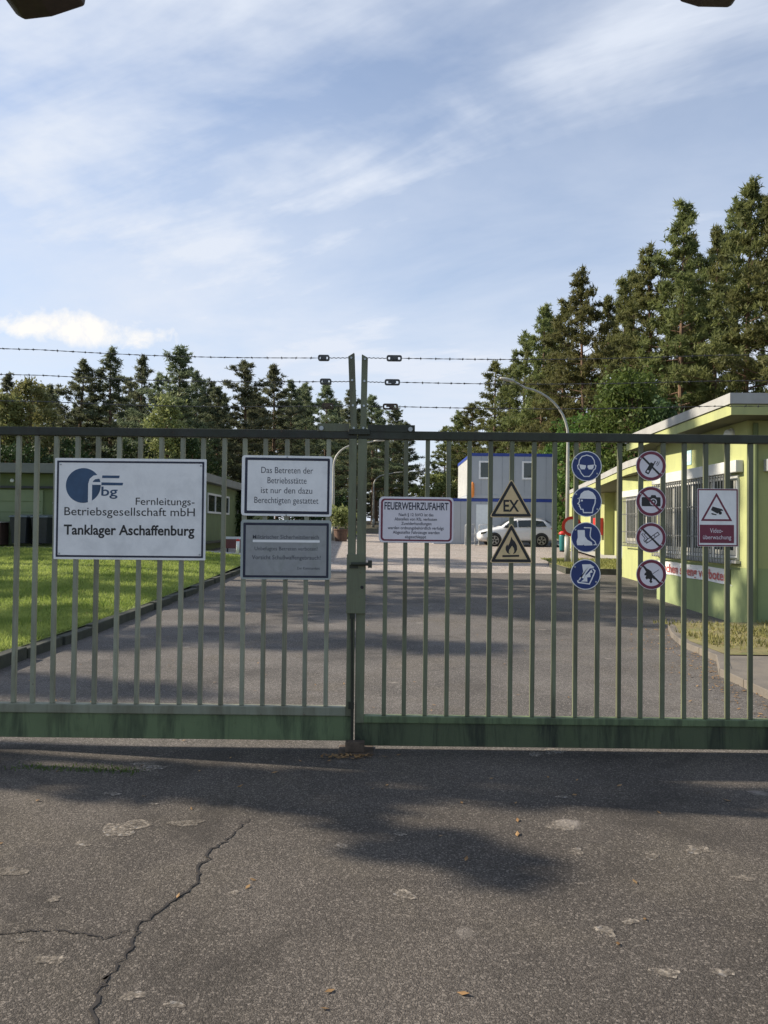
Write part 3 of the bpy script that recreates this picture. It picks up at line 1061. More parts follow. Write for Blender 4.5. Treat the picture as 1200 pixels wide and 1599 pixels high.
# fire access sign
s = Sign('fire_access_sign', 'white sign with dark red rounded border and small print, hanging beside the gate middle', 'sign', 650, 812)
s.part(MB().prism(s.rect(592, 776, 708.5, 847.5, 7), 0, 0.004), 'plate', M_pinkw, 0.001)
s.part(MB().ring(s.rect(595, 779, 706, 845, 6), s.rect(598, 781.5, 703, 842.5, 4), -0.0010, -0.0002), 'border', M_red)
s.text(M_ink, 'FEUERWEHRZUFAHRT', 600.5, 700.5, 796, 11.2, -0.0012, 0.016)
for i, (tx, x0, x1) in enumerate((('Nach § 12 StVO ist das', 623, 677), ('Abstellen von Kfz. verboten', 616.5, 682.5), ('Zuwiderhandlungen', 627, 674), ('werden ordnungsbehördlich verfolgt', 606, 693.5), ('Abgestellte Fahrzeuge werden', 614, 687), ('abgeschleppt', 633, 666))):
    s.text(M_ink, tx, x0, x1, 806 + i * 6.9, 4.6, -0.0012, 0.006)


def tri(s, x0, x1, yt, yb, inset, r):
    """rounded triangle in sign coordinates, pulled in from the pixel triangle"""
    cx = (x0 + x1) / 2
    P = [(cx, yt), (x0, yb), (x1, yb)]
    c = (cx, (yt + 2 * yb) / 3)
    side = math.hypot(x1 - x0, 0)
    rin = 0.2887 * side
    kk = (rin - inset) / rin
    P = [(c[0] + (p[0] - c[0]) * kk, c[1] + (p[1] - c[1]) * kk) for p in P]
    out = []
    for i in range(3):
        p, a, b = Vector(P[i]), Vector(P[i - 1]), Vector(P[(i + 1) % 3])
        u, v = (a - p).normalized(), (b - p).normalized()
        for q in range(5):
            f = q / 4
            w = u * (1 - f) ** 2 + v * f ** 2
            out.append(s.q(*(p + w * r)))
    return out


for i, (yt, yb) in enumerate(((747, 808), (816, 879))):
    lab = ('sand-coloured triangular warning sign reading EX, above the flame triangle', 'sand-coloured triangular warning sign with black flame, below the EX triangle')[i]
    s = Sign('warning_sign', lab, 'warning sign', 799, (yt + yb) / 2 + 4, 'triangular warning signs on the gate')
    s.part(MB().prism(tri(s, 764.5, 833, yt, yb, 0.0, 5), 0, 0.003), 'plate', M_yel, 0.0008)
    s.part(MB().ring(tri(s, 764.5, 833, yt, yb, 1.2, 4), tri(s, 764.5, 833, yt, yb, 5.4, 0.8), -0.0010, -0.0002), 'border', M_black)
    mb = MB()
    if i == 0:
        s.text(M_black, 'EX', 786.5, 811, 798.5, 17.5, -0.0012, 0.022)
    else:
        fl = [(799, 838), (800.5, 842), (804.5, 846), (807.5, 852), (808, 858), (805.5, 863), (801.5, 865.5), (803.5, 861), (803, 856.5), (800, 852), (797.5, 856), (795.5, 858.5), (795, 862.5), (797, 865.5), (792.5, 863.5), (790, 859), (790, 854), (792.5, 850), (793.5, 852.5), (796, 848), (797.5, 843)]
        mb.prism([s.q(*p) for p in fl][::-1], -0.0012, -0.0003)
        mb.prism([s.q(*p) for p in ((785, 867), (811, 866.2), (811, 869.2), (785, 870))][::-1], -0.0012, -0.0003)
        s.part(mb, 'pictogram', M_black)


# blue mandatory discs: four in a column
def disc_sign(name, label, cx, cy, rim, face, group):
    s = Sign(name, label, 'safety sign', cx, cy, group)
    s.part(MB().prism(circ(0, 0, 23.6 * UNIT, 48), 0, 0.003), 'plate', rim, 0.0006)
    s.part(MB().prism(circ(0, 0, 22.3 * UNIT, 48), -0.0008, -0.0001), 'face', face)
    s.bolts([(cx - 16.5, cy - 11.5), (cx + 16.5, cy + 11.5)])
    s.u = lambda x, y_: (x * 22.3 * UNIT, y_ * 22.3 * UNIT)
    return s


BG, RG = 'blue mandatory discs on the gate', 'red prohibition discs on the gate'
lw = 22.3 * UNIT
s = disc_sign('safety_sign', 'blue disc with white outlined head wearing goggles, top of the blue column', 916.5, 728, M_white, M_mand, BG)
mb = MB()
head = [(-0.56, 0.10), (-0.52, 0.42), (-0.34, 0.68), (0, 0.78), (0.34, 0.68), (0.52, 0.42), (0.56, 0.10), (0.64, 0.05), (0.60, -0.18), (0.50, -0.24), (0.38, -0.50), (0.18, -0.72), (-0.18, -0.72), (-0.38, -0.50), (-0.50, -0.24), (-0.60, -0.18), (-0.64, 0.05)]
mb.stroke([s.u(*p) for p in head], 0.065 * lw, -0.0016, -0.0010, True)
mb.prism([s.u(*p) for p in [(-0.50, 0.12), (-0.06, 0.06), (-0.06, -0.08), (-0.14, -0.22), (-0.38, -0.22), (-0.48, -0.10)]], -0.0017, -0.0010)
mb.prism([s.u(*p) for p in [(0.06, 0.06), (0.50, 0.12), (0.48, -0.10), (0.38, -0.22), (0.14, -0.22), (0.06, -0.08)]], -0.0017, -0.0010)
s.part(mb, 'pictogram', M_white)
s = disc_sign('safety_sign', 'blue disc with white profile of a head in a hard hat, second from the top', 916.5, 783.5, M_white, M_mand, BG)
mb = MB()
mb.prism([s.u(*p) for p in [(-0.68, 0.22), (-0.50, 0.30), (-0.42, 0.56), (-0.18, 0.76), (0.12, 0.80), (0.42, 0.66), (0.60, 0.42), (0.66, 0.20)]][::-1], -0.0017, -0.0010)
mb.stroke([s.u(*p) for p in [(-0.52, 0.18), (-0.50, 0.02), (-0.62, -0.14), (-0.50, -0.22), (-0.52, -0.32), (-0.44, -0.40), (-0.42, -0.52), (-0.26, -0.54), (-0.22, -0.76), (0.40, -0.76), (0.44, -0.45), (0.58, -0.10), (0.60, 0.18)]], 0.075 * lw, -0.0016, -0.0010)
mb.prism([s.u(*p) for p in circ(-0.34, 0.08, 0.07, 10)], -0.0017, -0.0010)
s.part(mb, 'pictogram', M_white)
s = disc_sign('safety_sign', 'blue disc with filled and outlined white ankle boots, third from the top', 915.5, 839, M_white, M_mand, BG)
mb = MB()
mb.prism([s.u(*p) for p in [(-0.60, 0.50), (-0.10, 0.50), (-0.08, 0.06), (0.10, -0.18), (0.40, -0.34), (0.46, -0.56), (-0.12, -0.58), (-0.16, -0.52), (-0.26, -0.56), (-0.62, -0.56), (-0.66, -0.3), (-0.58, 0.0)]][::-1], -0.0017, -0.0010)
mb.stroke([s.u(*p) for p in [(-0.16, 0.68), (0.34, 0.66), (0.30, 0.36), (0.28, 0.10), (0.36, -0.08), (0.62, -0.28), (0.70, -0.50), (0.52, -0.52)]], 0.065 * lw, -0.0016, -0.0010)
s.part(mb, 'pictogram', M_white)
s = disc_sign('safety_sign', 'blue disc with white shoe and lightning bolt, lowest of the blue column', 914.5, 897, M_white, M_mand, BG)
mb = MB()
mb.prism([s.u(*p) for p in [(-0.24, 0.70), (0.34, 0.72), (0.62, 0.52), (0.50, 0.44), (0.30, 0.42), (0.02, 0.06), (-0.12, -0.30), (-0.36, -0.18), (-0.52, -0.46), (-0.36, -0.36), (-0.26, -0.10), (-0.16, 0.20)]][::-1], -0.0017, -0.0010)
mb.stroke([s.u(*p) for p in [(-0.55, -0.42), (-0.50, -0.56), (0.0, -0.62), (0.28, -0.66), (0.46, -0.28), (0.60, 0.06), (0.66, 0.26), (0.52, 0.40)]], 0.09 * lw, -0.0016, -0.0010)
mb.prism([s.u(*p) for p in [(0.42, 0.36), (0.50, 0.14), (0.32, 0.10), (0.36, -0.18), (0.12, -0.20), (0.14, -0.50), (-0.32, -0.50), (-0.12, -0.34), (-0.02, -0.08), (0.16, 0.06)]], -0.0017, -0.0010)
s.part(mb, 'pictogram', M_white)


def ban(label, cx, cy, draw):
    s = disc_sign('safety_sign', label, cx, cy, M_pinkw, M_pinkw, RG)
    mb = MB(); draw(s, mb); s.part(mb, 'pictogram', M_black)
    s.part(MB().ring(circ(0, 0, 22.6 * UNIT, 48), circ(0, 0, 18.2 * UNIT, 48), -0.0024, -0.0009), 'ring', M_red)
    d = 0.82 * 22.3 * UNIT * 0.707
    s.part(MB().stroke([(-d, d), (d, -d)], 2.9 * UNIT, -0.0022, -0.0019), 'slash', M_red if 'camera' in label else M_black)


def phone(s, mb):
    c, sn = math.cos(R(-30)), math.sin(R(-30))
    rot = lambda x, y_: s.u(x * c - y_ * sn, x * sn + y_ * c)
    mb.ring([rot(*p) for p in rrect(-0.15, 0.15, -0.62, 0.22, 0.05, 3)], [rot(*p) for p in rrect(-0.07, 0.07, -0.52, -0.36, 0.03, 3)], -0.0014, -0.0010)
    mb.prism([rot(*p) for p in [(0.06, 0.22), (0.13, 0.22), (0.13, 0.44), (0.06, 0.44)]], -0.0014, -0.0010)
    mb.stroke([rot(*p) for p in [(0.24, 0.26), (0.27, 0.38), (0.24, 0.50)]], 0.04 * lw, -0.0014, -0.0010)
    mb.stroke([rot(*p) for p in [(0.34, 0.20), (0.39, 0.38), (0.34, 0.56)]], 0.04 * lw, -0.0014, -0.0010)


def camera_icon(s, mb):
    mb.ring([s.u(*p) for p in rrect(-0.66, 0.66, -0.34, 0.30, 0.08, 12)], [s.u(*p) for p in circ(0.16, -0.03, 0.25, 52)], -0.0014, -0.0010)
    mb.ring([s.u(*p) for p in circ(0.16, -0.03, 0.18, 24)], [s.u(*p) for p in circ(0.16, -0.03, 0.08, 24)], -0.0014, -0.0010)
    mb.prism([s.u(*p) for p in [(-0.05, 0.302), (0.38, 0.302), (0.30, 0.45), (0.02, 0.45)]], -0.0014, -0.0010)


def cigarette(s, mb):
    c, sn = math.cos(R(35)), math.sin(R(35))
    rot = lambda x, y_: s.u(x * c - y_ * sn, x * sn + y_ * c)
    mb.stroke([rot(*p) for p in [(-0.48, -0.15), (0.60, -0.15), (0.60, 0.05), (-0.48, 0.05)]], 0.05 * lw, -0.0014, -0.0010, True)
    mb.stroke([rot(0.26, -0.13), rot(0.26, 0.03)], 0.05 * lw, -0.0013, -0.0010)
    for dx in (0.0, 0.17):
        mb.stroke([s.u(p[0] + dx, p[1]) for p in [(-0.42, -0.34), (-0.52, -0.18), (-0.42, -0.05), (-0.56, 0.10), (-0.66, 0.22), (-0.54, 0.30)]], 0.04 * lw, -0.0014, -0.0010)


def flame_hand(s, mb):
    mb.prism([s.u(*p) for p in [(-0.52, 0.42), (-0.38, 0.44), (-0.18, 0.34), (0.0, 0.22), (0.06, 0.06), (0.12, -0.10), (0.26, -0.28), (0.20, -0.36), (0.06, -0.24), (0.02, -0.44), (0.08, -0.52), (-0.04, -0.62), (-0.14, -0.50), (-0.10, -0.34), (-0.22, -0.30), (-0.34, -0.36), (-0.42, -0.24), (-0.36, -0.08), (-0.50, -0.06), (-0.46, 0.10), (-0.36, 0.16)]][::-1], -0.0014, -0.0010)
    mb.stroke([s.u(0.02, 0.0), s.u(0.52, 0.34)], 0.035 * lw, -0.0013, -0.0010)


ban('red barred disc with a mobile phone, top of the red column', 1017, 727.5, phone)
ban('red barred disc with a photo camera, second from the top', 1017, 783, camera_icon)
ban('red barred disc with a smoking cigarette, third from the top', 1017, 839.5, cigarette)
ban('red barred disc with a hand holding a flame, lowest of the red column', 1017.5, 897, flame_hand)

# video surveillance sign
s = Sign('surveillance_sign', 'rectangular sign with a camera in a triangle over a dark red panel', 'sign', 1121, 808)
s.part(MB().prism(s.rect(1089, 763, 1153, 853.5, 1.5), 0, 0.003), 'plate', M_white, 0.0008)
s.part(MB().ring(s.rect(1089.6, 763.6, 1152.4, 852.9, 1), s.rect(1091.6, 765.6, 1150.4, 850.9, 0.5), -0.0010, -0.0002), 'border', M_red)
s.part(MB().ring(tri(s, 1094, 1144.5, 768.5, 814, 0.4, 1.5), tri(s, 1094, 1144.5, 768.5, 814, 3.2, 0.6), -0.0010, -0.0002), 'triangle', M_red)
mb = MB()
mb.prism([s.q(*p) for p in ((1113, 791), (1128, 795), (1130, 798), (1126.5, 797.5), (1120.5, 802), (1110.5, 796.5))][::-1], -0.0011, -0.0003)
mb.prism([s.q(*p) for p in circ(1125, 801, 2.6, 12)], -0.0011, -0.0003)
mb.prism([s.q(*p) for p in ((1111, 801), (1119, 803), (1119, 804.6), (1112, 803.5))][::-1], -0.0011, -0.0003)
s.part(mb, 'pictogram', M_black)
pan = s.part(MB().prism(s.rect(1093, 819.5, 1146.5, 848, 0.6), -0.0010, -0.0002), 'panel', M_red)
s.text(M_pinkw, 'Video-', 1109, 1129, 832, 7, -0.0014)
s.text(M_pinkw, 'überwachung', 1098, 1142, 842, 6.4, -0.0014)

# ------------------------------------------------------------------ gate house on the right
gh = thing('gatehouse', 'lime green flat-roofed gatehouse with barred windows on the right', 'building', (6.0, 12.6, 0))


def wallbox(x0, x1, y0, y1, z0, z1, m, parent, name='wall'):
    return MB().box(x0, x1, y0, y1, z0, z1).build(name, m, parent)


# three blocks of wall stepping back from the road
FX, FY0, FY1 = 5.95, 12.60, 16.75
w_front = wallbox(FX, 13.5, FY0, FY1, 0.97, 3.40, M_wallg, gh)
wallbox(FX + 0.004, 13.5, FY0 + 0.004, FY1, -0.1, 0.97, M_plinth, gh)
MX = 6.95
wallbox(MX, 14, FY1, 22.4, -0.1, 3.08, M_wallg, gh)
wallbox(9.35, 15, 22.4, 37, 0.2, 3.08, M_wallg, gh)
# projecting piers between the doors of the rear wing
for yy in (27.4, 31.2, 36.6):
    wallbox(8.95, 9.35, yy, yy + 0.5, 0.2, 3.08, M_wallg, gh, 'pier')
# roofs with a pale metal fascia over a lime board
def roof_slab(poly, z_soff, z_mid, z_top, nm):
    r = MB().prism(poly, z_soff + 0.002, z_top - 0.02, 'z').build('roof', M_roof, gh)
    n_ = len(poly)
    cx = sum(p[0] for p in poly) / n_; cy = sum(p[1] for p in poly) / n_
    def off(d):
        out = []
        for i, p in enumerate(poly):
            p_ = Vector(p); a = Vector(poly[i - 1]); b = Vector(poly[(i + 1) % n_])
            d1 = (p_ - a).normalized(); d2 = (b - p_).normalized()
            n1_ = Vector((d1.y, -d1.x)); n2_ = Vector((d2.y, -d2.x))
            out.append(tuple(p_ + (n1_ + n2_) * (d / (1 + n1_.dot(n2_)))))
        return out
    def band(d0, d1, z0, z1, name, m):
        o, i_ = off(d1), off(d0)
        mb = MB()
        for k in range(n_):
            j = (k + 1) % n_
            vs = [(i_[k][0], i_[k][1], z0), (o[k][0], o[k][1], z0), (o[j][0], o[j][1], z0), (i_[j][0], i_[j][1], z0),
                  (i_[k][0], i_[k][1], z1), (o[k][0], o[k][1], z1), (o[j][0], o[j][1], z1), (i_[j][0], i_[j][1], z1)]
            mb.add(vs, [(0, 3, 2, 1), (4, 5, 6, 7), (1, 2, 6, 5), (3, 0, 4, 7)])
        mb.build(name, m, r)
    band(0.002, 0.05, z_mid + 0.012, z_top, 'fascia', M_fasc)
    band(0.002, 0.022, z_soff - 0.01, z_mid, 'eaves_board', M_wallg)
    MB().prism(off(-0.01), z_soff - 0.008, z_soff, 'z').build('soffit', M_soff, r)
    return r


# counter-clockwise outlines
rf_front = [(5.44, 12.02), (14.0, 11.7), (14.0, 17.75), (5.62, 17.75)]
roof_slab(rf_front, 3.41, 3.56, 3.74, 'front')
rf_rear = [(6.42, 17.9), (15.5, 17.9), (15.5, 38), (9.05, 37.6), (6.66, 21.0)]
roof_slab(rf_rear, 3.10, 3.26, 3.45, 'rear')


def grille(parent, x, ya, yb, za, zb, step, face='x'):
    mb = MB()
    n_ = max(2, int(abs(yb - ya) / step))
    P = (lambda a, d, z: (x + d, a, z)) if face == 'x' else (lambda a, d, z: (a, x + d, z))
    for k in range(n_ + 1):
        a = ya + (yb - ya) * k / n_
        mb.tube([P(a, 0, za), P(a, 0, zb)], 0.011, 6)
    for z in (za + 0.01, za + (zb - za) * 0.30, za + (zb - za) * 0.66, zb - 0.02):
        mb.tube([P(ya, 0.022, z), P(yb, 0.022, z)], 0.014, 6)
    for a in (ya, yb):
        mb.tube([P(a, 0.022, za + 0.1), P(a, 0.12, za + 0.1)], 0.014, 6)
        mb.tube([P(a, 0.022, zb - 0.1), P(a, 0.12, zb - 0.1)], 0.014, 6)
    return mb.build('grille', M_grille, parent)


def window(parent, x, ya, yb, za, zb, panes, curtain=True, bars=0.0, depth=0.0):
    """window in a wall that faces -x; glass set in a white frame"""
    mb = MB()
    fwid = 0.06
    mb.box(x - 0.035, x - 0.001, ya, yb, za, za + fwid)
    mb.box(x - 0.035, x - 0.001, ya, yb, zb - fwid, zb)
    for k in range(panes + 1):
        yy = ya + (yb - ya - fwid) * k / panes
        mb.box(x - 0.033, x - 0.001, yy, yy + fwid, za + fwid, zb - fwid)
    w = mb.build('window', M_frame, parent)
    MB().box(x - 0.012, x - 0.0015, ya + 0.01, yb - 0.01, za + 0.01, zb - 0.01).build('glass', M_glass, w)
    if curtain:
        mb = MB()
        for k in range(panes):
            y0 = ya + fwid + (yb - ya - fwid) * k / panes + 0.03
            y1 = y0 + (yb - ya) / panes * 0.10
            n_ = 7
            pts = [(x - 0.0145 - 0.004 * (i % 2), y0 + (y1 - y0) * i / n_) for i in range(n_ + 1)]
            for (a, b) in zip(pts[:-1], pts[1:]):
                mb.add([(a[0], a[1], za + 0.07), (b[0], b[1], za + 0.07), (b[0], b[1], zb - 0.07), (a[0], a[1], zb - 0.07)], [(0, 1, 2, 3)])
            mb.box(x - 0.019, x - 0.0165, y0, ya + fwid + (yb - ya - fwid) * (k + 1) / panes - 0.03, za + 0.07, za + 0.15)
        mb.build('curtain', M_curt, w)
    if bars:
        grille(w, x - 0.16, ya + 0.02, yb - 0.02, za - 0.08, zb + 0.02, bars)
    return w


window(gh, FX, 12.86, 16.6, 1.10, 2.52, 4, True, 0.115)
sh = MB().box(FX - 0.13, FX - 0.001, 12.72, 16.72, 2.56, 2.76).build('shutter_box', M_frame, gh, bevel=0.01)
MB().box(FX - 0.09, FX - 0.001, 12.80, 16.66, 1.035, 1.085).build('window_sill', M_fasc, gh, bevel=0.006)
window(gh, MX, 19.35, 21.95, 1.20, 2.46, 3, True, 0.115)
MB().box(MX - 0.12, MX - 0.001, 19.25, 22.05, 2.50, 2.68).build('shutter_box', M_frame, gh, bevel=0.01)
# front side, in shade, with another barred window
wf = MB().box(6.35, 9.5, FY0 - 0.035, FY0 - 0.001, 1.10, 1.16).box(6.35, 9.5, FY0 - 0.035, FY0 - 0.001, 2.46, 2.52)
for k in range(5):
    xx = 6.35 + (9.5 - 6.35 - 0.06) * k / 4
    wf.box(xx, xx + 0.06, FY0 - 0.033, FY0 - 0.001, 1.16, 2.46)
wf = wf.build('window', M_frame, gh)
MB().box(6.36, 9.49, FY0 - 0.012, FY0 - 0.0015, 1.11, 2.51).build('glass', M_glass, wf)
mb = MB()
for k in range(28):
    xx = 6.36 + 3.12 * k / 27
    mb.tube([(xx, FY0 - 0.15, 1.02), (xx, FY0 - 0.15, 2.54)], 0.011, 6)
for z in (1.04, 1.5, 2.0, 2.5):
    mb.tube([(6.36, FY0 - 0.13, z), (9.48, FY0 - 0.13, z)], 0.013, 6)
mb.build('grille', M_grille, wf)
MB().box(6.22, 9.6, FY0 - 0.13, FY0 - 0.001, 2.56, 2.76).build('shutter_box', M_frame, gh, bevel=0.01)
MB().tube([(FX + 0.12, FY0 - 0.05, 0.0), (FX + 0.12, FY0 - 0.05, 3.35)], 0.04, 10).build('downpipe', M_walld, gh)
# round lamp under the eaves, small fitting beside it
lp = MB().lathe([(0.10, -0.001), (0.105, -0.05), (0.09, -0.10), (0.05, -0.125)], (FX, 13.15, 3.22), 'x', 20).build('wall_lamp', M_lamp, gh, True)
MB().lathe([(0.12, -0.001), (0.12, -0.03)], (FX, 13.15, 3.22), 'x', 20).build('lamp_base', M_frame, lp)
cb = MB().box(6.15, 6.55, FY0 - 0.30, FY0 - 0.16, 3.02, 3.10).box(6.3, 6.36, FY0 - 0.16, FY0 - 0.001, 3.03, 3.08).build('security_camera', M_lamp, gh, bevel=0.02)
MB().lathe([(0.04, 0), (0.04, 0.02)], (6.13, FY0 - 0.23, 3.06), 'x', 12).build('camera_lens', M_black, cb)
# doors of the rear wing
RX = 9.35


def door(ya, yb, za, zb, m, x=RX):
    d = MB().box(x - 0.03, x - 0.001, ya, yb, za, zb).build('door', m, gh)
    fr = MB().box(x - 0.05, x - 0.0012, ya - 0.07, ya, za, zb + 0.07).box(x - 0.05, x - 0.0012, yb, yb + 0.07, za, zb + 0.07).box(x - 0.05, x - 0.0012, ya, yb, zb, zb + 0.07)
    fr.build('door_frame', M_frame, d)
    MB().tube([(x - 0.03, ya + 0.1, za + 1.05), (x - 0.08, ya + 0.1, za + 1.05), (x - 0.08, ya + 0.22, za + 1.05)], 0.012, 6).build('door_handle', M_galv, d)
    return d


zr = 0.42
door(29.0, 30.1, zr, 2.62, M_door)
door(33.4, 34.6, zr + 0.08, 2.70, M_dark)
door(25.0, 26.2, zr - 0.02, 2.55, M_door)
window(gh, RX, 31.9, 32.9, 1.55, 2.55, 1, False)
# red hose cabinet on the rear wing
rb = MB().box(RX - 0.75, RX - 0.402, 31.30, 31.62, 1.35, 2.05).build('hose_cabinet', M_redbox, None, bevel=0.02)
tag(rb, 'red hose cabinet fixed to a lime pier of the gatehouse, beside a dark doorway', 'cabinet')
# small pale blue pictogram sign high on the front block
t = thing('assembly_sign', 'small pale blue sign high on the sunlit gatehouse wall, above the shutter box', 'sign', (FX, 15.0, 3.0))
MB().box(FX - 0.012, FX - 0.001, 14.86, 15.14, 2.86, 3.14).build('plate', mat('pale_blue_sign', (0.42, 0.62, 0.66), 0.5, var=0.05), t)
MB().prism([(15.09, 2.91), (15.06, 2.91), (14.97, 3.0), (15.06, 3.09), (15.09, 3.09), (15.02, 3.0)], FX - 0.016, FX - 0.0125, 'x').prism([(14.93, 2.92), (14.89, 2.92), (14.89, 3.08), (14.93, 3.08)], FX - 0.016, FX - 0.0125, 'x').build('pictogram', M_white, t)
# banner below the windows
t = thing('banner', 'long white banner with red lettering below the barred gatehouse window', 'banner', (FX, 14.8, 0.8))
ya, yb, za, zb = 13.18, 16.70, 0.66, 0.925
mb = MB()
n_ = 30
vs = []
for k in range(n_ + 1):
    y = ya + (yb - ya) * k / n_
    b_ = 0.012 + 0.007 * math.sin(k * 0.8)
    for z in (za, (za + zb) / 2, zb):
        vs.append((FX - b_, y, z - 0.006 * math.sin(k * 0.5)))
fs = []
for k in range(n_):
    for j in range(2):
        i = k * 3 + j
        fs.append((i, i + 1, i + 4, i + 3))
mb.add(vs, fs)
mb.build('cloth', M_banner, t, True)
mb = MB()
vs, fs = measure('Rauchen streng verboten', 0.02)
a, b = min(v.x for v in vs), max(v.x for v in vs)
kx = (16.62 - 13.26) / (b - a)
mb.add([(FX - 0.024, 16.62 - (v.x - a) * kx, 0.712 + v.y * 0.168 / CAP) for v in vs], [f[::-1] for f in fs])
mb.build('lettering', M_bred, t)
mb = MB()
for yy, zz in ((ya, za), (ya, zb), (yb, za), (yb, zb)):
    mb.tube([(FX - 0.012, yy, zz), (FX - 0.004, yy + (0.07 if yy == yb else -0.07), zz + (0.02 if zz == zb else -0.02))], 0.005, 5)
mb.build('tie', M_galv, t)

# ------------------------------------------------------------------ green building on the left
BX, BY, BZ = -7.75, 28.4, 0.78
lb = thing('depot_building', 'long dark green single-storey building with grey fascia behind the lawn', 'building', (BX, BY, BZ))
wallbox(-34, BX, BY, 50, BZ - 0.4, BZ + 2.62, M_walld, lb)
MB().prism([(BX + 0.35, BY - 0.45), (BX + 0.35, 50.4), (-34.4, 50.4), (-34.4, BY - 0.45)][::-1], BZ + 2.63, BZ + 2.98, 'z').build('roof', M_fascd, lb, bevel=0.01)
for x0, x1 in ((-20.5, -17.9), (-17.6, -15.0), (-14.7, -12.6)):
    g = MB().box(x0, x1, BY - 0.05, BY - 0.001, BZ, BZ + 2.02).build('garage_door', M_panel, lb)
    mb = MB()
    for k in range(1, 5):
        mb.box(x0 + 0.05, x1 - 0.05, BY - 0.06, BY - 0.0502, BZ + k * 0.4 - 0.01, BZ + k * 0.4 + 0.01)
    mb.build('door_rib', M_walld, g)
MB().box(-21, -12.2, BY - 0.14, BY - 0.001, BZ + 2.08, BZ + 2.16).build('door_track', M_plast, lb)
for x in (-13.75, -12.15):
    MB().lathe([(0.07, 0), (0.075, -0.06), (0.04, -0.10)], (x, BY, BZ + (2.36 if x < -13 else 1.55)), 'y', 14).build('wall_lamp', M_lamp, lb, True)


def side_window(ya, yb, za, zb, n_):
    x = BX
    mb = MB().box(x + 0.001, x + 0.05, ya, yb, za, za + 0.09).box(x + 0.001, x + 0.05, ya, yb, zb - 0.09, zb)
    for k in range(n_ + 1):
        y = ya + (yb - ya - 0.11) * k / n_
        mb.box(x + 0.001, x + 0.048, y, y + 0.11, za + 0.09, zb - 0.09)
    w = mb.build('window', M_frame, lb)
    MB().box(x + 0.0012, x + 0.014, ya + 0.02, yb - 0.02, za + 0.02, zb - 0.02).build('glass', M_glass, w)


side_window(33.6, 38.3, BZ + 1.32, BZ + 2.22, 3)
side_window(40.6, 45.0, BZ + 1.32, BZ + 2.22, 3)
MB().lathe([(0.06, 0), (0.07, 0.08), (0.03, 0.14)], (BX, 36.6, BZ + 2.42), 'x', 12).build('wall_lamp', M_lamp, lb, True)
MB().box(BX + 0.001, BX + 0.02, 33.0, 40, BZ - 0.02, BZ + 0.10).build('plinth', M_plast, lb)

# dark wheelie bins in front of it
def wheelie(loc, label, rz=0.0, lean=None):
    t = thing('wheelie_bin', label, 'bin', (0, 0, 0), 'bins by the green building')
    mb = MB()
    prof = [(0.24, 0.26, 0.05), (0.27, 0.30, 0.5), (0.30, 0.34, 0.98)]
    vs = []
    for hx, hy, z in prof:
        vs += [(-hx, -hy, z), (hx, -hy, z), (hx, hy, z), (-hx, hy, z)]
    fs = [(3, 2, 1, 0), (8, 9, 10, 11)]
    for i in range(2):
        for k in range(4):
            a, b = i * 4 + k, i * 4 + (k + 1) % 4
            fs.append((a, b, b + 4, a + 4))
    mb.add(vs, fs)
    mb.build('bin_body', M_plast, t, bevel=0.02)
    mb = MB()
    mb.prism([(-0.37, 0.985), (0.36, 0.985), (0.40, 1.04), (0.30, 1.09), (-0.36, 1.03)], -0.32, 0.32, 'x')
    mb.tube([(-0.28, 0.40, 1.02), (0.28, 0.40, 1.02)], 0.02, 8)
    mb.build('lid', M_lid, t, bevel=0.01)
    for sx in (-0.27, 0.27):
        MB().lathe([(0.10, -0.03), (0.10, 0.03)], (sx, 0.30, 0.10), 'x', 14).build('wheel', M_tyre, t)
    t.location = loc
    t.rotation_euler = (0, 0, rz)
    return t


wheelie((-13.12, 27.85, BZ + 0.02), 'dark wheelie bin with pale lid by the garage door, left of the pair', 0.05)
wheelie((-12.35, 27.9, BZ + 0.02), 'dark wheelie bin with pale lid nearest the big white sign', -0.06)
t = thing('board_crate', 'low dark brown timber crate by the green garage doors at the left edge', 'crate', (-14.9, 27.8, BZ))
MB().box(-16.6, -13.75, 27.5, 28.2, BZ, BZ + 0.80).build('crate_body', M_brown, t, bevel=0.02)
mb = MB()
for k in range(4):
    mb.box(-16.65, -13.7, 27.46, 27.4995, BZ + 0.05 + k * 0.19, BZ + 0.20 + k * 0.19)
mb.build('board', M_brown, t)
MB().box(-16.68, -13.68, 27.44, 28.22, BZ + 0.8005, BZ + 0.84).build('rim', M_path, t)
t = thing('canister', 'small pale blue canister standing on the brown timber crate', 'canister', (-14.55, 27.8, BZ + 0.841))
MB().prism([(-14.80, BZ + 0.841), (-14.42, BZ + 0.841), (-14.38, BZ + 1.2), (-14.5, BZ + 1.28), (-14.74, BZ + 1.28)], 27.68, 27.92).build('body', mat('pale_blue_plastic', (0.35, 0.48, 0.60), 0.4), t, bevel=0.03)
MB().lathe([(0.03, 0), (0.03, 0.05)], (-14.7, 27.8, BZ + 1.28), 'z', 10).build('cap', M_white, t)


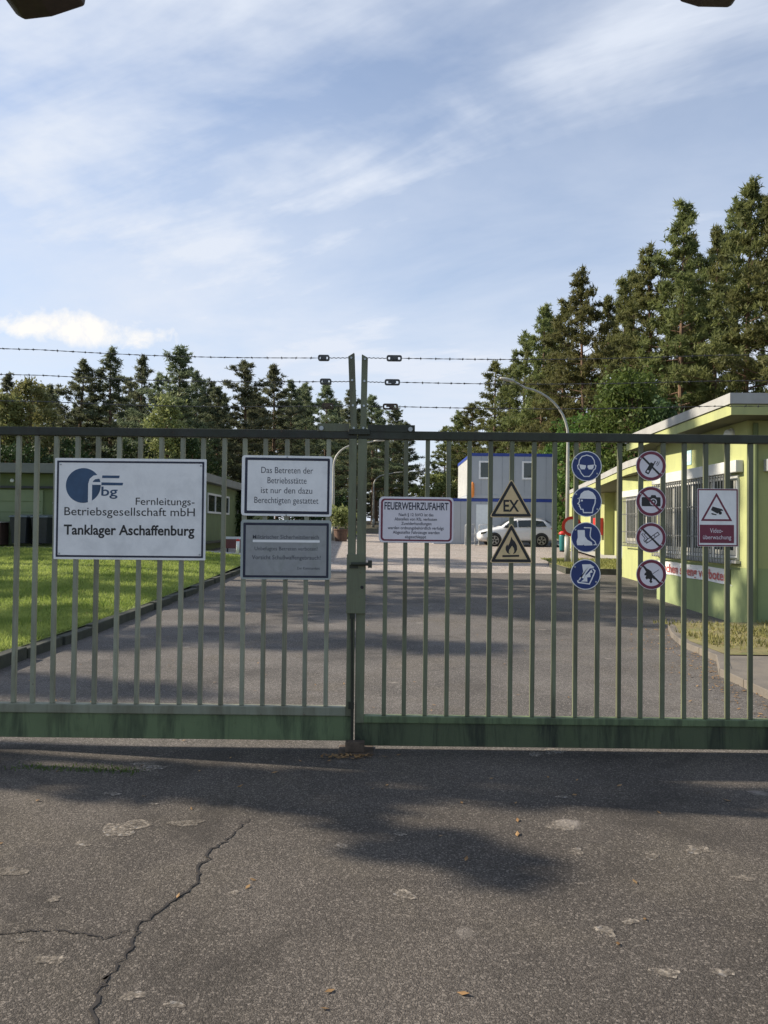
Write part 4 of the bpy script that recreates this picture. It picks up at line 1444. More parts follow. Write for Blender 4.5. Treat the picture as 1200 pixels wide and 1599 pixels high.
# ------------------------------------------------------------------ street lamps
def street_lamp(label, base, H, reach, d, head_len, rr=0.07, arc=1.3):
    """swan-neck lamp whose arm leaves towards d (+1 right, -1 left)"""
    t = thing('street_lamp', label, 'street lamp', base, 'swan-neck street lamps')
    b = Vector(base)
    pts = [b + Vector((0, 0, 0)), b + Vector((0, 0, H * 0.45)), b + Vector((0, 0, H - arc))]
    rs = [rr, rr * 0.85, rr * 0.62]
    n_ = 9
    for k in range(1, n_ + 1):
        a = R(80) * k / n_
        pts.append(b + Vector((d * arc * 1.05 * (1 - math.cos(a)), 0, H - arc + arc * math.sin(a))))
        rs.append(rr * (0.62 - 0.17 * k / n_))
    end = pts[-1]
    tip = end + Vector((d * max(reach - arc, 0.2), 0, 0.05 * reach + 0.12))
    pts.append(tip); rs.append(rr * 0.42)
    MB().tube(pts, rs, 12).build('pole', M_pole, t, True)
    MB().tube([b, b + Vector((0, 0, 0.9))], [rr * 1.35, rr * 1.3], 12).build('pole_base', M_pole, t, True)
    h = MB()
    vs, fs = [], []
    prof = [(0, 0.06, 0.05), (0.18, 0.09, 0.06), (0.55, 0.11, 0.07), (0.9, 0.08, 0.05), (1.0, 0.04, 0.03)]
    for u, w, hh in prof:
        x = tip.x + d * u * head_len
        for k in range(10):
            a = 2 * math.pi * k / 10
            vs.append((x, b.y + w * math.cos(a), tip.z + u * 0.1 + (hh if math.sin(a) > 0 else hh * 0.7) * math.sin(a)))
    for i in range(len(prof) - 1):
        for k in range(10):
            fs.append((i * 10 + k, i * 10 + (k + 1) % 10, (i + 1) * 10 + (k + 1) % 10, (i + 1) * 10 + k))
    fs.append(tuple(range(10))[::-1]); fs.append(tuple(range(40, 50)))
    h.add(vs, fs)
    h.build('lamp_head', M_pole, t, True)
    return t


p = W(886, 872, 26.5)
street_lamp('tall pale street lamp on the right, arm curving left before the pines', (p.x, 26.5, gz(26.5) + 0.12), 6.05, 2.1, -1, 0.5, 0.075, 1.7)
p = W(520, 838, 46)
street_lamp('pale street lamp behind the white no-entry notice, arm curving right', (p.x, 46, gz(46)), 5.75, 2.55, 1, 1.0, 0.10, 1.3)
p = W(583, 822, 82)
street_lamp('farthest pale street lamp left of the road, arm before the dark wood', (p.x, 82, gz(82)), 5.6, 2.3, 1, 1.0, 0.12, 1.2)

# ------------------------------------------------------------------ site containers
CY = 43.0
cz = gz(CY) - 0.02
ctop = W(800, 779, CY).z


def container(x0, x1, y0, y1, z0, z1, label, windows=(), door_at=None):
    t = thing('site_container', label, 'container', ((x0 + x1) / 2, y0, z0), 'stacked site containers')
    mb = MB().box(x0 + 0.02, x1 - 0.02, y0 + 0.02, y1 - 0.02, z0 + 0.1, z1 - 0.001)
    mb.build('wall', M_cont, t)
    mb = MB()                                  # ribbed long side, its sunlit brightness put into the colour
    yy = y0 + 0.15
    while yy < y1 - 0.2:
        mb.box(x0 - 0.006, x0 + 0.0195, yy, yy + 0.12, z0 + 0.16, z1 - 0.22)
        yy += 0.24
    mb.build('side_cladding', M_contw, t)
    mb = MB()
    for yb_ in (y0, y1 - 0.1):
        mb.box(x0 - 0.01, x1 + 0.01, yb_, yb_ + 0.1, z1 - 0.17, z1)
    for xb_ in (x0 - 0.012, x1 - 0.088):
        mb.box(xb_, xb_ + 0.1, y0 + 0.101, y1 - 0.101, z1 - 0.17, z1 - 0.001)
    mb.build('top_frame', M_cblue, t)
    MB().box(x0, x1, y0, y1, z0 - 0.1, z0 + 0.099).build('base_frame', M_cont, t)
    mb = MB()
    for xb_ in (x0, x1 - 0.09):
        mb.box(xb_, xb_ + 0.09, y0 + 0.004, y0 + 0.09, z0 + 0.1, z1 - 0.171)
    mb.build('corner_post', M_cont, t)
    for k in range(1, 4):
        xx = x0 + (x1 - x0) * k / 4
        MB().box(xx - 0.012, xx + 0.012, y0 + 0.012, y0 + 0.0198, z0 + 0.1, z1 - 0.171).build('panel_joint', M_cjoint, t)
    for (wx0, wx1, wz0, wz1) in windows:
        w = MB().ring([(wx0, wz0), (wx1, wz0), (wx1, wz1), (wx0, wz1)], [(wx0 + 0.10, wz0 + 0.10), (wx1 - 0.10, wz0 + 0.10), (wx1 - 0.10, wz1 - 0.10), (wx0 + 0.10, wz1 - 0.10)], y0 - 0.02, y0 + 0.0195).build('window', M_cwin, t)
        MB().box(wx0 + 0.05, wx1 - 0.05, y0 + 0.0, y0 + 0.0192, wz0 + 0.05, wz1 - 0.05).build('pane', M_glass, w)
    if door_at:
        d = MB().box(door_at[0], door_at[1], y0 - 0.01, y0 + 0.0192, z0 + 0.1, z0 + 2.15).build('door', M_cdoor, t)
        MB().box(door_at[1] - 0.16, door_at[1] - 0.05, y0 - 0.05, y0 - 0.0105, z0 + 1.0, z0 + 1.05).build('door_handle', M_galv, d)
    return t


xl, xm, xr = W(735, 780, CY).x, W(801.5, 780, CY).x, W(870, 780, CY).x
x_ll = W(678, 780, CY).x
zu = ctop + 0.02
ztop = W(800, 708, CY).z
wz = [W(800, 720, CY).z, W(800, 748.5, CY).z]
def wx(a, b): return (W(a, 735, CY).x, W(b, 735, CY).x, wz[1], wz[0])
container(xl, xm - 0.02, CY, CY + 7.5, zu + 0.1, ztop, 'upper blue-edged grey site container with one window, left of the two on top', [wx(748, 767)])
container(xm + 0.02, xr, CY, CY + 7.5, zu + 0.1, ztop, 'upper blue-edged grey site container with one window, right of the two on top', [wx(815.5, 834)])
container(xl, xm - 0.02, CY + 0.01, CY + 7.5, cz + 0.1, ctop, 'ground-level grey site container with pale door, behind the car bonnet', (), (W(744, 800, CY).x, W(766, 800, CY).x))
container(xm + 0.02, xr, CY + 0.01, CY + 7.5, cz + 0.1, ctop, 'ground-level grey site container standing right behind the white car roof')
container(x_ll, xl - 0.04, CY + 0.02, CY + 7.5, cz + 0.1, ctop, 'ground-level grey site container furthest left, behind the tubular railing')
# stickers on the top edge
a = W(789, 709, CY); b = W(800, 712, CY)
# orange life-buoy like lamp cover at the corner
p = W(738, 765, CY - 0.12)
t = thing('orange_lantern', 'long orange warning lantern hanging at the corner of the upper containers', 'lantern', (p.x, CY - 0.12, p.z))
MB().lathe([(0.03, 0.44), (0.10, 0.36), (0.115, 0.0), (0.11, -0.3), (0.06, -0.40), (0.02, -0.43)], (p.x, CY - 0.14, p.z), 'z', 16).build('lantern_body', M_orange, t, True)
MB().box(p.x - 0.02, p.x + 0.02, CY - 0.14, CY - 0.02, p.z + 0.40, p.z + 0.45).build('bracket', M_galv, t)


def railing(xa, xb, Y, label):
    z0 = gz(Y)
    t = thing('tube_railing', label, 'railing', ((xa + xb) / 2, Y, z0), 'tubular railings by the containers')
    hoop = MB().tube([(xa, Y, z0), (xa, Y, z0 + 1.05), (xa + 0.05, Y, z0 + 1.12), (xb - 0.05, Y, z0 + 1.12), (xb, Y, z0 + 1.05), (xb, Y, z0)], 0.034, 8)
    hoop.build('frame', M_galv, t)
    mb = MB()
    for zz in (0.2, 0.6):
        mb.tube([(xa, Y, z0 + zz), (xb, Y, z0 + zz)], 0.026, 6)
    mb.build('rung', M_galv, t)
    mb = MB()
    for xx in (xa, xb):
        mb.box(xx - 0.04, xx + 0.04, Y - 0.35, Y + 0.3, z0, z0 + 0.05)
    mb.build('foot', M_galv, t)


railing(W(727, 830, 41.9).x, W(742, 830, 41.9).x, 41.9, 'grey tubular railing in front of the containers, nearest the fire sign')
railing(W(748.5, 830, 42.3).x, W(770, 830, 42.3).x, 42.3, 'grey tubular railing before the pale container door')

# ------------------------------------------------------------------ car
CARY = 40.6
x0 = W(748.5, 840, CARY).x
x1 = W(868, 840, CARY).x
kL = (x1 - x0)
czz = gz(CARY)
car = thing('parked_car', 'white estate car parked side-on in front of the grey containers', 'car', ((x0 + x1) / 2, CARY, czz))
st = [  # along, sill, belt, roof, half width at belt, half width at roof
    (0.000, 0.42, 0.62, 0.66, 0.55, 0.45), (0.020, 0.28, 0.72, 0.78, 0.76, 0.62), (0.10, 0.24, 0.86, 0.92, 0.86, 0.70),
    (0.25, 0.22, 0.95, 1.03, 0.89, 0.72), (0.285, 0.22, 0.96, 1.06, 0.89, 0.71), (0.36, 0.22, 0.97, 1.30, 0.90, 0.67), (0.43, 0.22, 0.98, 1.46, 0.90, 0.64),
    (0.58, 0.22, 1.00, 1.53, 0.90, 0.63), (0.75, 0.22, 1.02, 1.52, 0.90, 0.62), (0.88, 0.24, 1.04, 1.45, 0.88, 0.60),
    (0.945, 0.26, 1.05, 1.24, 0.86, 0.62), (0.985, 0.30, 1.00, 1.06, 0.80, 0.66), (1.0, 0.42, 0.72, 0.78, 0.68, 0.55)]
mb = MB()
vs, fs = [], []
for u, s_, bt, rf, w, wr in st:
    X = x0 + u * kL
    half = [(0.80 * w, s_), (w * 0.985, s_ + 0.14), (w, bt * 0.66), (w * 0.985, bt), (wr, rf - 0.05), (wr * 0.72, rf)]
    sec = [(-a, z) for a, z in half] + [(a, z) for a, z in half[::-1]]
    vs += [(X, CARY + 0.9 + a, czz + z) for a, z in sec]
nS = 12
for i in range(len(st) - 1):
    for k in range(nS):
        k2 = (k + 1) % nS
        fs.append((i * nS + k, (i + 1) * nS + k, (i + 1) * nS + k2, i * nS + k2))
fs.append(tuple(range(nS))); fs.append(tuple(range((len(st) - 1) * nS, len(st) * nS))[::-1])
mb.add(vs, fs)
body = mb.build('body', M_car, car, True)
ss = body.modifiers.new('sub', 'SUBSURF'); ss.levels = 2; ss.render_levels = 2


def on_side(u, f, side=-1):
    """a point on the glass side between belt (0) and roof (1)"""
    for a, b in zip(st[:-1], st[1:]):
        if a[0] <= u <= b[0]:
            q = (u - a[0]) / (b[0] - a[0])
            S = [a[i] + (b[i] - a[i]) * q for i in range(6)]
            wy = S[4] * 0.985 + (S[5] - S[4] * 0.985) * f
            return (x0 + u * kL, CARY + 0.9 + side * (wy + 0.012), czz + S[2] + (S[3] - 0.05 - S[2]) * f)


for side in (-1, 1):
    for poly in ([(0.315, 0.10), (0.50, 0.08), (0.50, 0.88), (0.43, 0.86), (0.40, 0.84)], [(0.515, 0.08), (0.70, 0.08), (0.70, 0.88), (0.515, 0.88)], [(0.715, 0.08), (0.885, 0.12), (0.85, 0.84), (0.715, 0.88)]):
        pts = [on_side(u, f, side) for u, f in poly]
        MB().add(pts, [tuple(range(len(pts)))]).build('side_window', M_glass, car)
for u0, u1, f0, f1, nm in ((0.295, 0.42, 0.12, 0.93, 'windscreen'), (0.955, 0.89, 0.3, 0.93, 'rear_window')):
    a, b = [min(st, key=lambda q: abs(q[0] - u)) for u in (u0, u1)]
    z0_, z1_ = czz + a[3] + 0.03, czz + b[3] - 0.04
    MB().add([(x0 + u0 * kL - 0.03 * (1 if u0 < .5 else -1), CARY + 0.9 - 0.62, z0_), (x0 + u0 * kL - 0.03 * (1 if u0 < .5 else -1), CARY + 0.9 + 0.62, z0_),
              (x0 + u1 * kL - 0.05 * (1 if u0 < .5 else -1), CARY + 0.9 + 0.52, z1_), (x0 + u1 * kL - 0.05 * (1 if u0 < .5 else -1), CARY + 0.9 - 0.52, z1_)], [(0, 1, 2, 3)]).build(nm, M_glass, car)
for u in (0.20, 0.815):
    for side in (-1, 1):
        cx, cy = x0 + u * kL, CARY + 0.9 + side * 0.80
        MB().lathe([(0.385, -0.02 * side), (0.385, 0.098 * side)][::side], (cx, cy, czz + 0.36), 'y', 28).build('wheel_arch', M_plast, car)
        wh = MB().lathe([(0.22, -0.1), (0.31, -0.1), (0.33, -0.07), (0.33, 0.07), (0.31, 0.11), (0.22, 0.118)], (cx, cy + side * 0.02 - (0.0 if side > 0 else 0.0), czz + 0.33), 'y', 28).build('wheel', M_tyre, car, False)
        mb = MB()
        yo = cy + side * 0.14
        for k in range(5):
            a = 2 * math.pi * k / 5 + 0.3
            dv = Vector((math.cos(a), math.sin(a))); nv = Vector((-dv.y, dv.x))
            quad = [dv * 0.04 + nv * 0.03, dv * 0.21 + nv * 0.045, dv * 0.21 - nv * 0.045, dv * 0.04 - nv * 0.03]
            mb.prism([(cx + q.x, czz + 0.33 + q.y) for q in quad], min(yo, yo + 0.01 * side), max(yo, yo + 0.01 * side))
        mb.ring(circ(cx, czz + 0.33, 0.235, 28), circ(cx, czz + 0.33, 0.205, 28), yo - 0.008, yo + 0.008)
        mb.build('rim', M_rim, wh)
for side in (-1, 1):
    MB().prism([(x0 + 0.018 * kL, czz + 0.62), (x0 + 0.09 * kL, czz + 0.70), (x0 + 0.11 * kL, czz + 0.80), (x0 + 0.03 * kL, czz + 0.74)], CARY + 0.9 + side * 0.80 - 0.03, CARY + 0.9 + side * 0.80 + 0.03).build('headlight', M_glass, car)
    MB().prism([(x0 + 0.955 * kL, czz + 0.82), (x0 + 0.992 * kL, czz + 0.80), (x0 + 0.985 * kL, czz + 0.98), (x0 + 0.945 * kL, czz + 1.02)], CARY + 0.9 + side * 0.78 - 0.04, CARY + 0.9 + side * 0.78 + 0.05).build('tail_light', M_redbox, car)
    MB().box(x0 + 0.33 * kL, x0 + 0.37 * kL, CARY + 0.9 + side * 1.0 - 0.09, CARY + 0.9 + side * 1.0 + 0.07, czz + 0.98, czz + 1.12).build('wing_mirror', M_plast, car, bevel=0.03)
    MB().tube([(x0 + 0.47 * kL, CARY + 0.9 + side * 0.55, czz + 1.54), (x0 + 0.86 * kL, CARY + 0.9 + side * 0.53, czz + 1.52)], 0.02, 6).build('roof_rail', M_galv, car)
MB().box(x0 + 0.30 * kL, x0 + 0.72 * kL, CARY + 0.9 - 0.895, CARY + 0.9 + 0.895, czz + 0.22, czz + 0.29).build('sill_trim', M_plast, car)
mb = MB(); letters(mb, 'SERVICE', x0 + 0.80 * kL, x0 + 0.955 * kL, czz + 0.86, 0.07, CARY - 0.006)
del mb

# small things round the lamp post: round sign, teal bin, red fire point
p = W(893, 822, 26.3)
t = thing('round_sign', 'round red-rimmed white traffic sign half hidden behind the boot disc', 'sign', (p.x, 26.3, gz(26.3)))
MB().prism(circ(p.x, p.z, 0.34, 32), 26.27, 26.28).build('plate', M_frame, t)
MB().ring(circ(p.x, p.z, 0.345, 32), circ(p.x, p.z, 0.245, 32), 26.262, 26.2695).build('ring', M_redbox, t)
MB().tube([(p.x + 0.02, 26.32, gz(26.3)), (p.x + 0.02, 26.32, p.z + 0.3)], 0.03, 8).build('post', M_galv, t)
p = W(879, 846, 36)
t = thing('waste_bin', 'teal waste bin with red lid beside the pale lamp post', 'bin', (p.x, 36, gz(36)))
z0 = gz(36)
MB().lathe([(0.13, 0.05), (0.15, 0.1), (0.17, 0.75), (0.16, 0.8)], (p.x, 36, z0), 'z', 16).build('bin_body', M_teal, t, True)
MB().lathe([(0.18, 0.801), (0.19, 0.88), (0.09, 0.96)], (p.x, 36, z0), 'z', 16).build('lid', M_redbox, t, True)
MB().lathe([(0.15, 0.0), (0.15, 0.05)], (p.x, 36, z0), 'z', 16).build('base', M_plast, t)

# striped barrier by the side road on the left
p = W(372, 838, 30)
zb = lawn_z(-6, 27.2)
t = thing('barrier_post', 'short white marker post at the far lawn corner below the grey notice', 'post', (p.x, 27.0, zb))
MB().tube([(p.x * 0.9, 27.0, zb - 0.02), (p.x * 0.9, 27.0, zb + 0.42)], 0.06, 10).build('post_body', M_lamp, t, True)
MB().lathe([(0.065, 0), (0.065, 0.05), (0.03, 0.08)], (p.x * 0.9, 27.0, zb + 0.42), 'z', 10).build('post_cap', M_redbox, t)
t = thing('road_barrier', 'low dull red barrier with white top rail left of the grey notice, before the hedge', 'barrier', (-6.1, 31.5, gz(31.5)))
z0 = gz(31.5) + 0.1
MB().box(-6.55, -5.75, 31.47, 31.53, z0 + 0.50, z0 + 0.60).build('top_rail', M_lamp, t)
MB().box(-6.5, -5.8, 31.485, 31.515, z0 + 0.12, z0 + 0.495).build('board', mat('dull_red', (0.20, 0.07, 0.06), 0.7), t)
for xx in (-6.4, -5.9):
    MB().box(xx - 0.03, xx + 0.03, 31.531, 31.57, z0 - 0.1, z0 + 0.55).box(xx - 0.05, xx + 0.05, 31.3, 31.75, z0 - 0.14, z0 - 0.101).build('leg', M_plast, t)

# ------------------------------------------------------------------ floodlights that hang into the top corners
def floodlight(px, label, d):
    Y = 5.15
    c = W(px, -8 if d < 0 else -14, Y)
    t = thing('floodlight', label, 'floodlight', (c.x, Y, c.z), 'floodlights above the gate')
    x0, x1 = c.x - 0.24, c.x + 0.20
    mb = MB()
    mb.prism([(c.x - 0.30, c.z + 0.12), (c.x - 0.23 * 1, c.z - 0.04), (c.x - 0.17, c.z - 0.075), (c.x + 0.02, c.z - 0.05), (c.x + 0.25, c.z + 0.03), (c.x + 0.27, c.z + 0.16), (c.x - 0.28, c.z + 0.20)] if d < 0 else
             [(c.x + 0.20, c.z + 0.18), (c.x + 0.21, c.z + 0.01), (c.x + 0.18, c.z - 0.01), (c.x - 0.03, c.z - 0.008), (c.x - 0.16, c.z + 0.03), (c.x - 0.20, c.z + 0.18)], Y - 0.16, Y + 0.16)
    mb.build('housing', M_bronze, t, bevel=0.02)
    mb = MB().box(c.x - 0.12, c.x + 0.12, Y - 0.162, Y - 0.1602, c.z + 0.03, c.z + 0.14)
    mb.build('lens', M_glass, t)
    ox = c.x + d * 0.95
    mb = MB().tube([(ox, Y + 0.02, 0), (ox, Y + 0.02, c.z + 0.25)], [0.06, 0.045], 12)
    mb.tube([(ox, Y + 0.02, c.z + 0.16), (c.x + d * 0.22, Y + 0.02, c.z + (0.06 if d < 0 else 0.12))], 0.05, 10)
    mb.build('mast', M_bronze, t)


floodlight(62, 'dark bronze floodlight hanging into the top left corner above the gate', -1)
floodlight(1112, 'small brown floodlight just showing at the top right above the gate', 1)


# ------------------------------------------------------------------ trees
def rand_dirs(rng, n, zb=0.0):
    v = rng.normal(size=(n, 3))
    v[:, 2] += zb
    return v / np.linalg.norm(v, axis=1, keepdims=True)


def tufts(rng, centres, radii, per, size, flat=0.5, zb=0.5, wid=0.22):
    """needle or leaf triangles clustered round centres"""
    n = len(centres) * per
    c = np.repeat(centres, per, axis=0)
    r = np.repeat(radii, per)[:, None]
    off = rng.normal(size=(n, 3)) * r * 0.55
    off[:, 2] *= flat
    p = c + off
    d = rand_dirs(rng, n, zb)
    s = rand_dirs(rng, n)
    s = np.cross(d, s); s /= np.linalg.norm(s, axis=1, keepdims=True) + 1e-9
    l = (size * rng.uniform(0.6, 1.3, size=(n, 1)))
    w = l * wid
    return np.stack([p - s * w, p + s * w, p + d * l], axis=1)


def pine_data(seed, H=20.0, cb=0.32, Wd=2.6, nb=62, per=30, size=0.33, shape=0.75, lean=0.3):
    rng = np.random.default_rng(seed)
    tr = MB()
    pts, rs = [], []
    ph = rng.uniform(0, 6.28)
    axis = lambda z: np.array([lean * math.sin(z / H * 2.2 + ph) - lean * math.sin(ph), lean * 0.7 * math.cos(z / H * 1.9 + ph) - lean * 0.7 * math.cos(ph), z])
    for k in range(11):
        z = H * k / 10 * 0.98
        pts.append(axis(z)); rs.append(max(0.26 * (1 - k / 10.4) ** 0.8 * (1.25 if k == 0 else 1), 0.02))
    tr.tube([tuple(p) for p in pts], rs, 9)
    cs, rr = [], []
    z0 = H * cb
    for i in range(nb):
        t = (i + rng.uniform(0, 1)) / nb
        z = z0 + (H - z0) * t ** 0.92
        prof = (1 - t) ** shape * (0.60 + 0.40 * min(1, t / 0.22)) + 0.07
        L = Wd * prof * (rng.uniform(0.45, 1.2) + 0.25 * math.sin(i * 1.7 + t * 9 + seed))
        az = i * 2.399 + rng.uniform(-0.5, 0.5)
        pit = R(4 + 42 * t ** 1.3 + rng.uniform(-12, 14))
        d = np.array([math.cos(az) * math.cos(pit), math.sin(az) * math.cos(pit), math.sin(pit)])
        b = axis(z)
        end = b + d * L
        mid = b + d * L * 0.5 - np.array([0, 0, 0.06 * L])
        if L > 0.5:
            tr.tube([tuple(b), tuple(mid), tuple(end)], [0.05 * (1 - t) + 0.015, 0.03 * (1 - t) + 0.01, 0.006], 4, cap=False)
        hz = np.array([-math.sin(az), math.cos(az), 0.0])
        nc = 3 + int(L * 3.6)
        for q in range(nc):
            u = rng.uniform(0.38, 1.05) if q else 1.0
            c = b + d * L * u + hz * rng.normal() * 0.17 * L * (1.15 - 0.5 * u) + np.array([0, 0, rng.normal() * 0.16 + 0.06])
            cs.append(c)
            rr.append(rng.uniform(0.17, 0.36) * (0.7 + 0.3 * L / Wd))
    for q in range(7):                         # leading shoot
        cs.append(axis(H * (0.955 + 0.006 * q)) + rng.normal(size=3) * 0.06); rr.append(0.2)
    # dead stubs below the crown
    for i in range(6):
        z = H * rng.uniform(0.06, max(cb, 0.08))
        az = rng.uniform(0, 6.28); L = rng.uniform(0.4, 1.2)
        b = axis(z)
        tr.tube([tuple(b), tuple(b + np.array([math.cos(az) * L, math.sin(az) * L, -0.1 * L]))], [0.03, 0.008], 4, cap=False)
    cs, rr = np.array(cs), np.array(rr)
    tris = tufts(rng, cs, rr, per, size, 0.55, 0.6, 0.15)
    return tr, tris


def broad_data(seed, H=9.0, Wd=2.6, cb=0.12, nclump=150, per=60, size=0.28):
    rng = np.random.default_rng(seed)
    tr = MB()
    tr.tube([(0, 0, 0), (0.1, 0.05, H * 0.3), (0.0, 0.1, H * 0.6), (0.05, 0, H * 0.9)], [0.16, 0.12, 0.07, 0.02], 8)
    cs, rr = [], []
    for i in range(nclump):
        t = rng.uniform(0, 1)
        z = H * (cb + (1 - cb) * t)
        R_ = Wd * math.sin(math.pi * min(max(0.12 + 0.80 * t, 0), 1)) ** 0.7 * (0.45 + 0.55 * rng.uniform(0, 1) ** 0.5)
        az = rng.uniform(0, 6.28)
        R_ *= 1 + 0.22 * math.sin(3 * az + seed) + 0.15 * math.sin(7 * t + seed)
        c = np.array([math.cos(az) * R_, math.sin(az) * R_, z])
        cs.append(c); rr.append(rng.uniform(0.35, 0.65))
        if i % 4 == 0:
            tr.tube([(0.03, 0.03, z * 0.62), tuple(c * np.array([0.5, 0.5, 1]) - np.array([0, 0, 0.2])), tuple(c)], [0.05, 0.03, 0.008], 4, cap=False)
    tris = tufts(rng, np.array(cs), np.array(rr), per, size, 0.8, 0.2, 0.32)
    return tr, tris


def make_tree(kind, data, mleaf, label, group):
    t = thing(kind, label, 'tree', (0, 0, 0), group)
    tr, tris = data
    tr.build('trunk', M_bark, t)
    tri_mesh('crown', tris, mleaf, t)
    return t


PH = 20.0
protos = {}
used = set()
specs = {'a': dict(seed=1, cb=0.30, Wd=3.95, shape=0.82, nb=64), 'b': dict(seed=2, cb=0.28, Wd=4.15, shape=0.66, nb=62), 'c': dict(seed=3, cb=0.36, Wd=3.4, shape=0.90, nb=56),
         'd': dict(seed=4, cb=0.48, Wd=3.1, shape=0.70, nb=38), 'e': dict(seed=5, cb=0.20, Wd=4.7, shape=0.78, nb=76)}


def pine(kind, side, loc, top, label, rz, fat=1.0, group=None):
    """kind a..e, side picks the needle tone; top is the height of the tip above its foot"""
    key = kind + side
    sc = top / PH
    if key not in protos:
        sp = dict(specs[kind])
        if side == 'r':                        # the sunlit trees at the edge of the clearing are fuller
            sp.update(Wd=sp['Wd'] * 0.98, shape=sp['shape'] * 1.02)
        else:
            sp.update(Wd=sp['Wd'] * 0.98, shape=sp['shape'] * 1.06)
        protos[key] = make_tree('pine_tree', pine_data(**sp), M_need if side == 'r' else M_needl, label, group)
        t = protos[key]
        t.location = loc; t.rotation_euler = (0, 0, rz); t.scale = (sc * fat, sc * fat, sc)
    else:
        t = dup(protos[key], loc, rz, (sc * fat, sc * fat, sc), label)
        t['group'] = group
    return t


random.seed(77)
LG, RGp = 'pines of the wood on the left', 'pines of the wood on the right'
left_row = [  # px of the stem, py of the tip, distance, kind, fatness, label
    (-20, 596, 66, 'b', 1.0, 'dark pine cut by the left picture edge behind the green building'),
    (18, 588, 70, 'a', 0.8, 'slim pine near the left picture edge, beside the yellowing birch'),
    (78, 606, 72, 'c', 0.9, 'low pine between the yellowing birch and the round-headed pine'),
    (122, 567, 66, 'b', 1.0, 'round-headed dense pine above the left half of the company sign'),
    (180, 549, 68, 'a', 0.95, 'tall pointed pine above the middle of the company sign'),
    (222, 559, 74, 'c', 0.85, 'narrow pine between two taller pines above the company sign'),
    (272, 548, 64, 'e', 0.95, 'broadest and tallest pine above the right half of the company sign'),
    (304, 585, 76, 'c', 0.8, 'narrow pine just right of the broad tall pine'),
    (338, 608, 78, 'a', 0.85, 'lower pine in the dip right of the broad tall pine'),
    (385, 571, 66, 'b', 1.0, 'flat-topped pine above the left edge of the white no-entry notice'),
    (426, 576, 70, 'c', 0.95, 'pine with a thin spire above the white no-entry notice'),
    (452, 598, 76, 'a', 0.9, 'pine right of the thin spire, above the white no-entry notice'),
    (478, 606, 80, 'b', 0.9, 'dark pine behind the left wire strainers'),
    (510, 601, 84, 'e', 0.85, 'olive pine just left of the gate wire arms'),
    (548, 612, 90, 'a', 0.95, 'pine standing behind the pair of wire arms'),
    (585, 622, 96, 'b', 1.0, 'dark pine just right of the wire arms'),
    (612, 640, 104, 'e', 1.0, 'dark pine below the lower right strainer, near the road gap'),
    (634, 662, 112, 'b', 1.05, 'last dark pine of the left wood, beside the bright gap over the road'),
]
for (px, py, Y, kd, ft, lab) in left_row:
    p = W(px, py, Y)
    z0 = gz(Y) - 0.05
    pine(kd, 'l', (p.x, Y, z0), p.z - z0, lab, random.uniform(0, 6.28), ft * random.uniform(0.92, 1.15) * 20 / (p.z - z0), LG)
right_row = [
    (1228, 268, 42, 'e', 0.95, 'tallest dark pine at the right picture edge above the gatehouse'),
    (1162, 292, 44, 'b', 0.95, 'tall pine left of the tallest, rising behind the gatehouse roof corner'),
    (1112, 362, 50, 'd', 0.9, 'open-crowned pine with bare stem between the tall pines at the right'),
    (1066, 322, 47, 'a', 1.0, 'tall pointed olive pine with a knobbly spire above the red discs'),
    (1022, 400, 50, 'e', 0.9, 'broad olive pine shoulder left of the knobbly spire'),
    (970, 442, 60, 'd', 0.85, 'thin pine with a tuft head and bare stem between fuller pines'),
    (918, 433, 56, 'e', 0.95, 'broad pointed pine above the blue discs'),
    (880, 474, 62, 'a', 0.95, 'pine with bushy top left of the broad pointed pine'),
    (846, 482, 68, 'b', 1.0, 'dense olive pine behind the arm of the tall street lamp'),
    (818, 528, 74, 'e', 0.9, 'olive pine at the shoulder left of the street lamp arm'),
    (768, 569, 84, 'd', 1.15, 'lone open pine with orange stem above the triangular signs'),
    (742, 634, 96, 'b', 1.0, 'low pine left of the lone open pine'),
    (712, 648, 108, 'e', 1.0, 'green pine behind the left corner of the containers'),
    (1142, 330, 52, 'e', 1.0, 'pine filling the gap behind the two tallest pines at the right edge'),
    (1086, 372, 55, 'b', 0.95, 'olive pine just right of the knobbly spire'),
    (998, 430, 58, 'b', 0.9, 'olive pine between the tuft-headed thin pine and the broad shoulder'),
    (945, 470, 63, 'a', 0.9, 'pine filling the dip right of the broad pointed pine'),
    (862, 500, 70, 'e', 0.9, 'low olive pine in front of the dense pine by the lamp arm'),
    (793, 575, 80, 'b', 0.9, 'olive pine between the lone open pine and the lamp arm'),
    (697, 668, 120, 'b', 0.9, 'farthest pine of the right wood, beside the bright gap over the road'),
]
for (px, py, Y, kd, ft, lab) in right_row:
    p = W(px, py, Y)
    z0 = gz(Y) - 0.05
    pine(kd, 'r', (p.x, Y, z0), p.z - z0, lab, random.uniform(0, 6.28), ft * 20 / (p.z - z0) * 1.0, RGp)

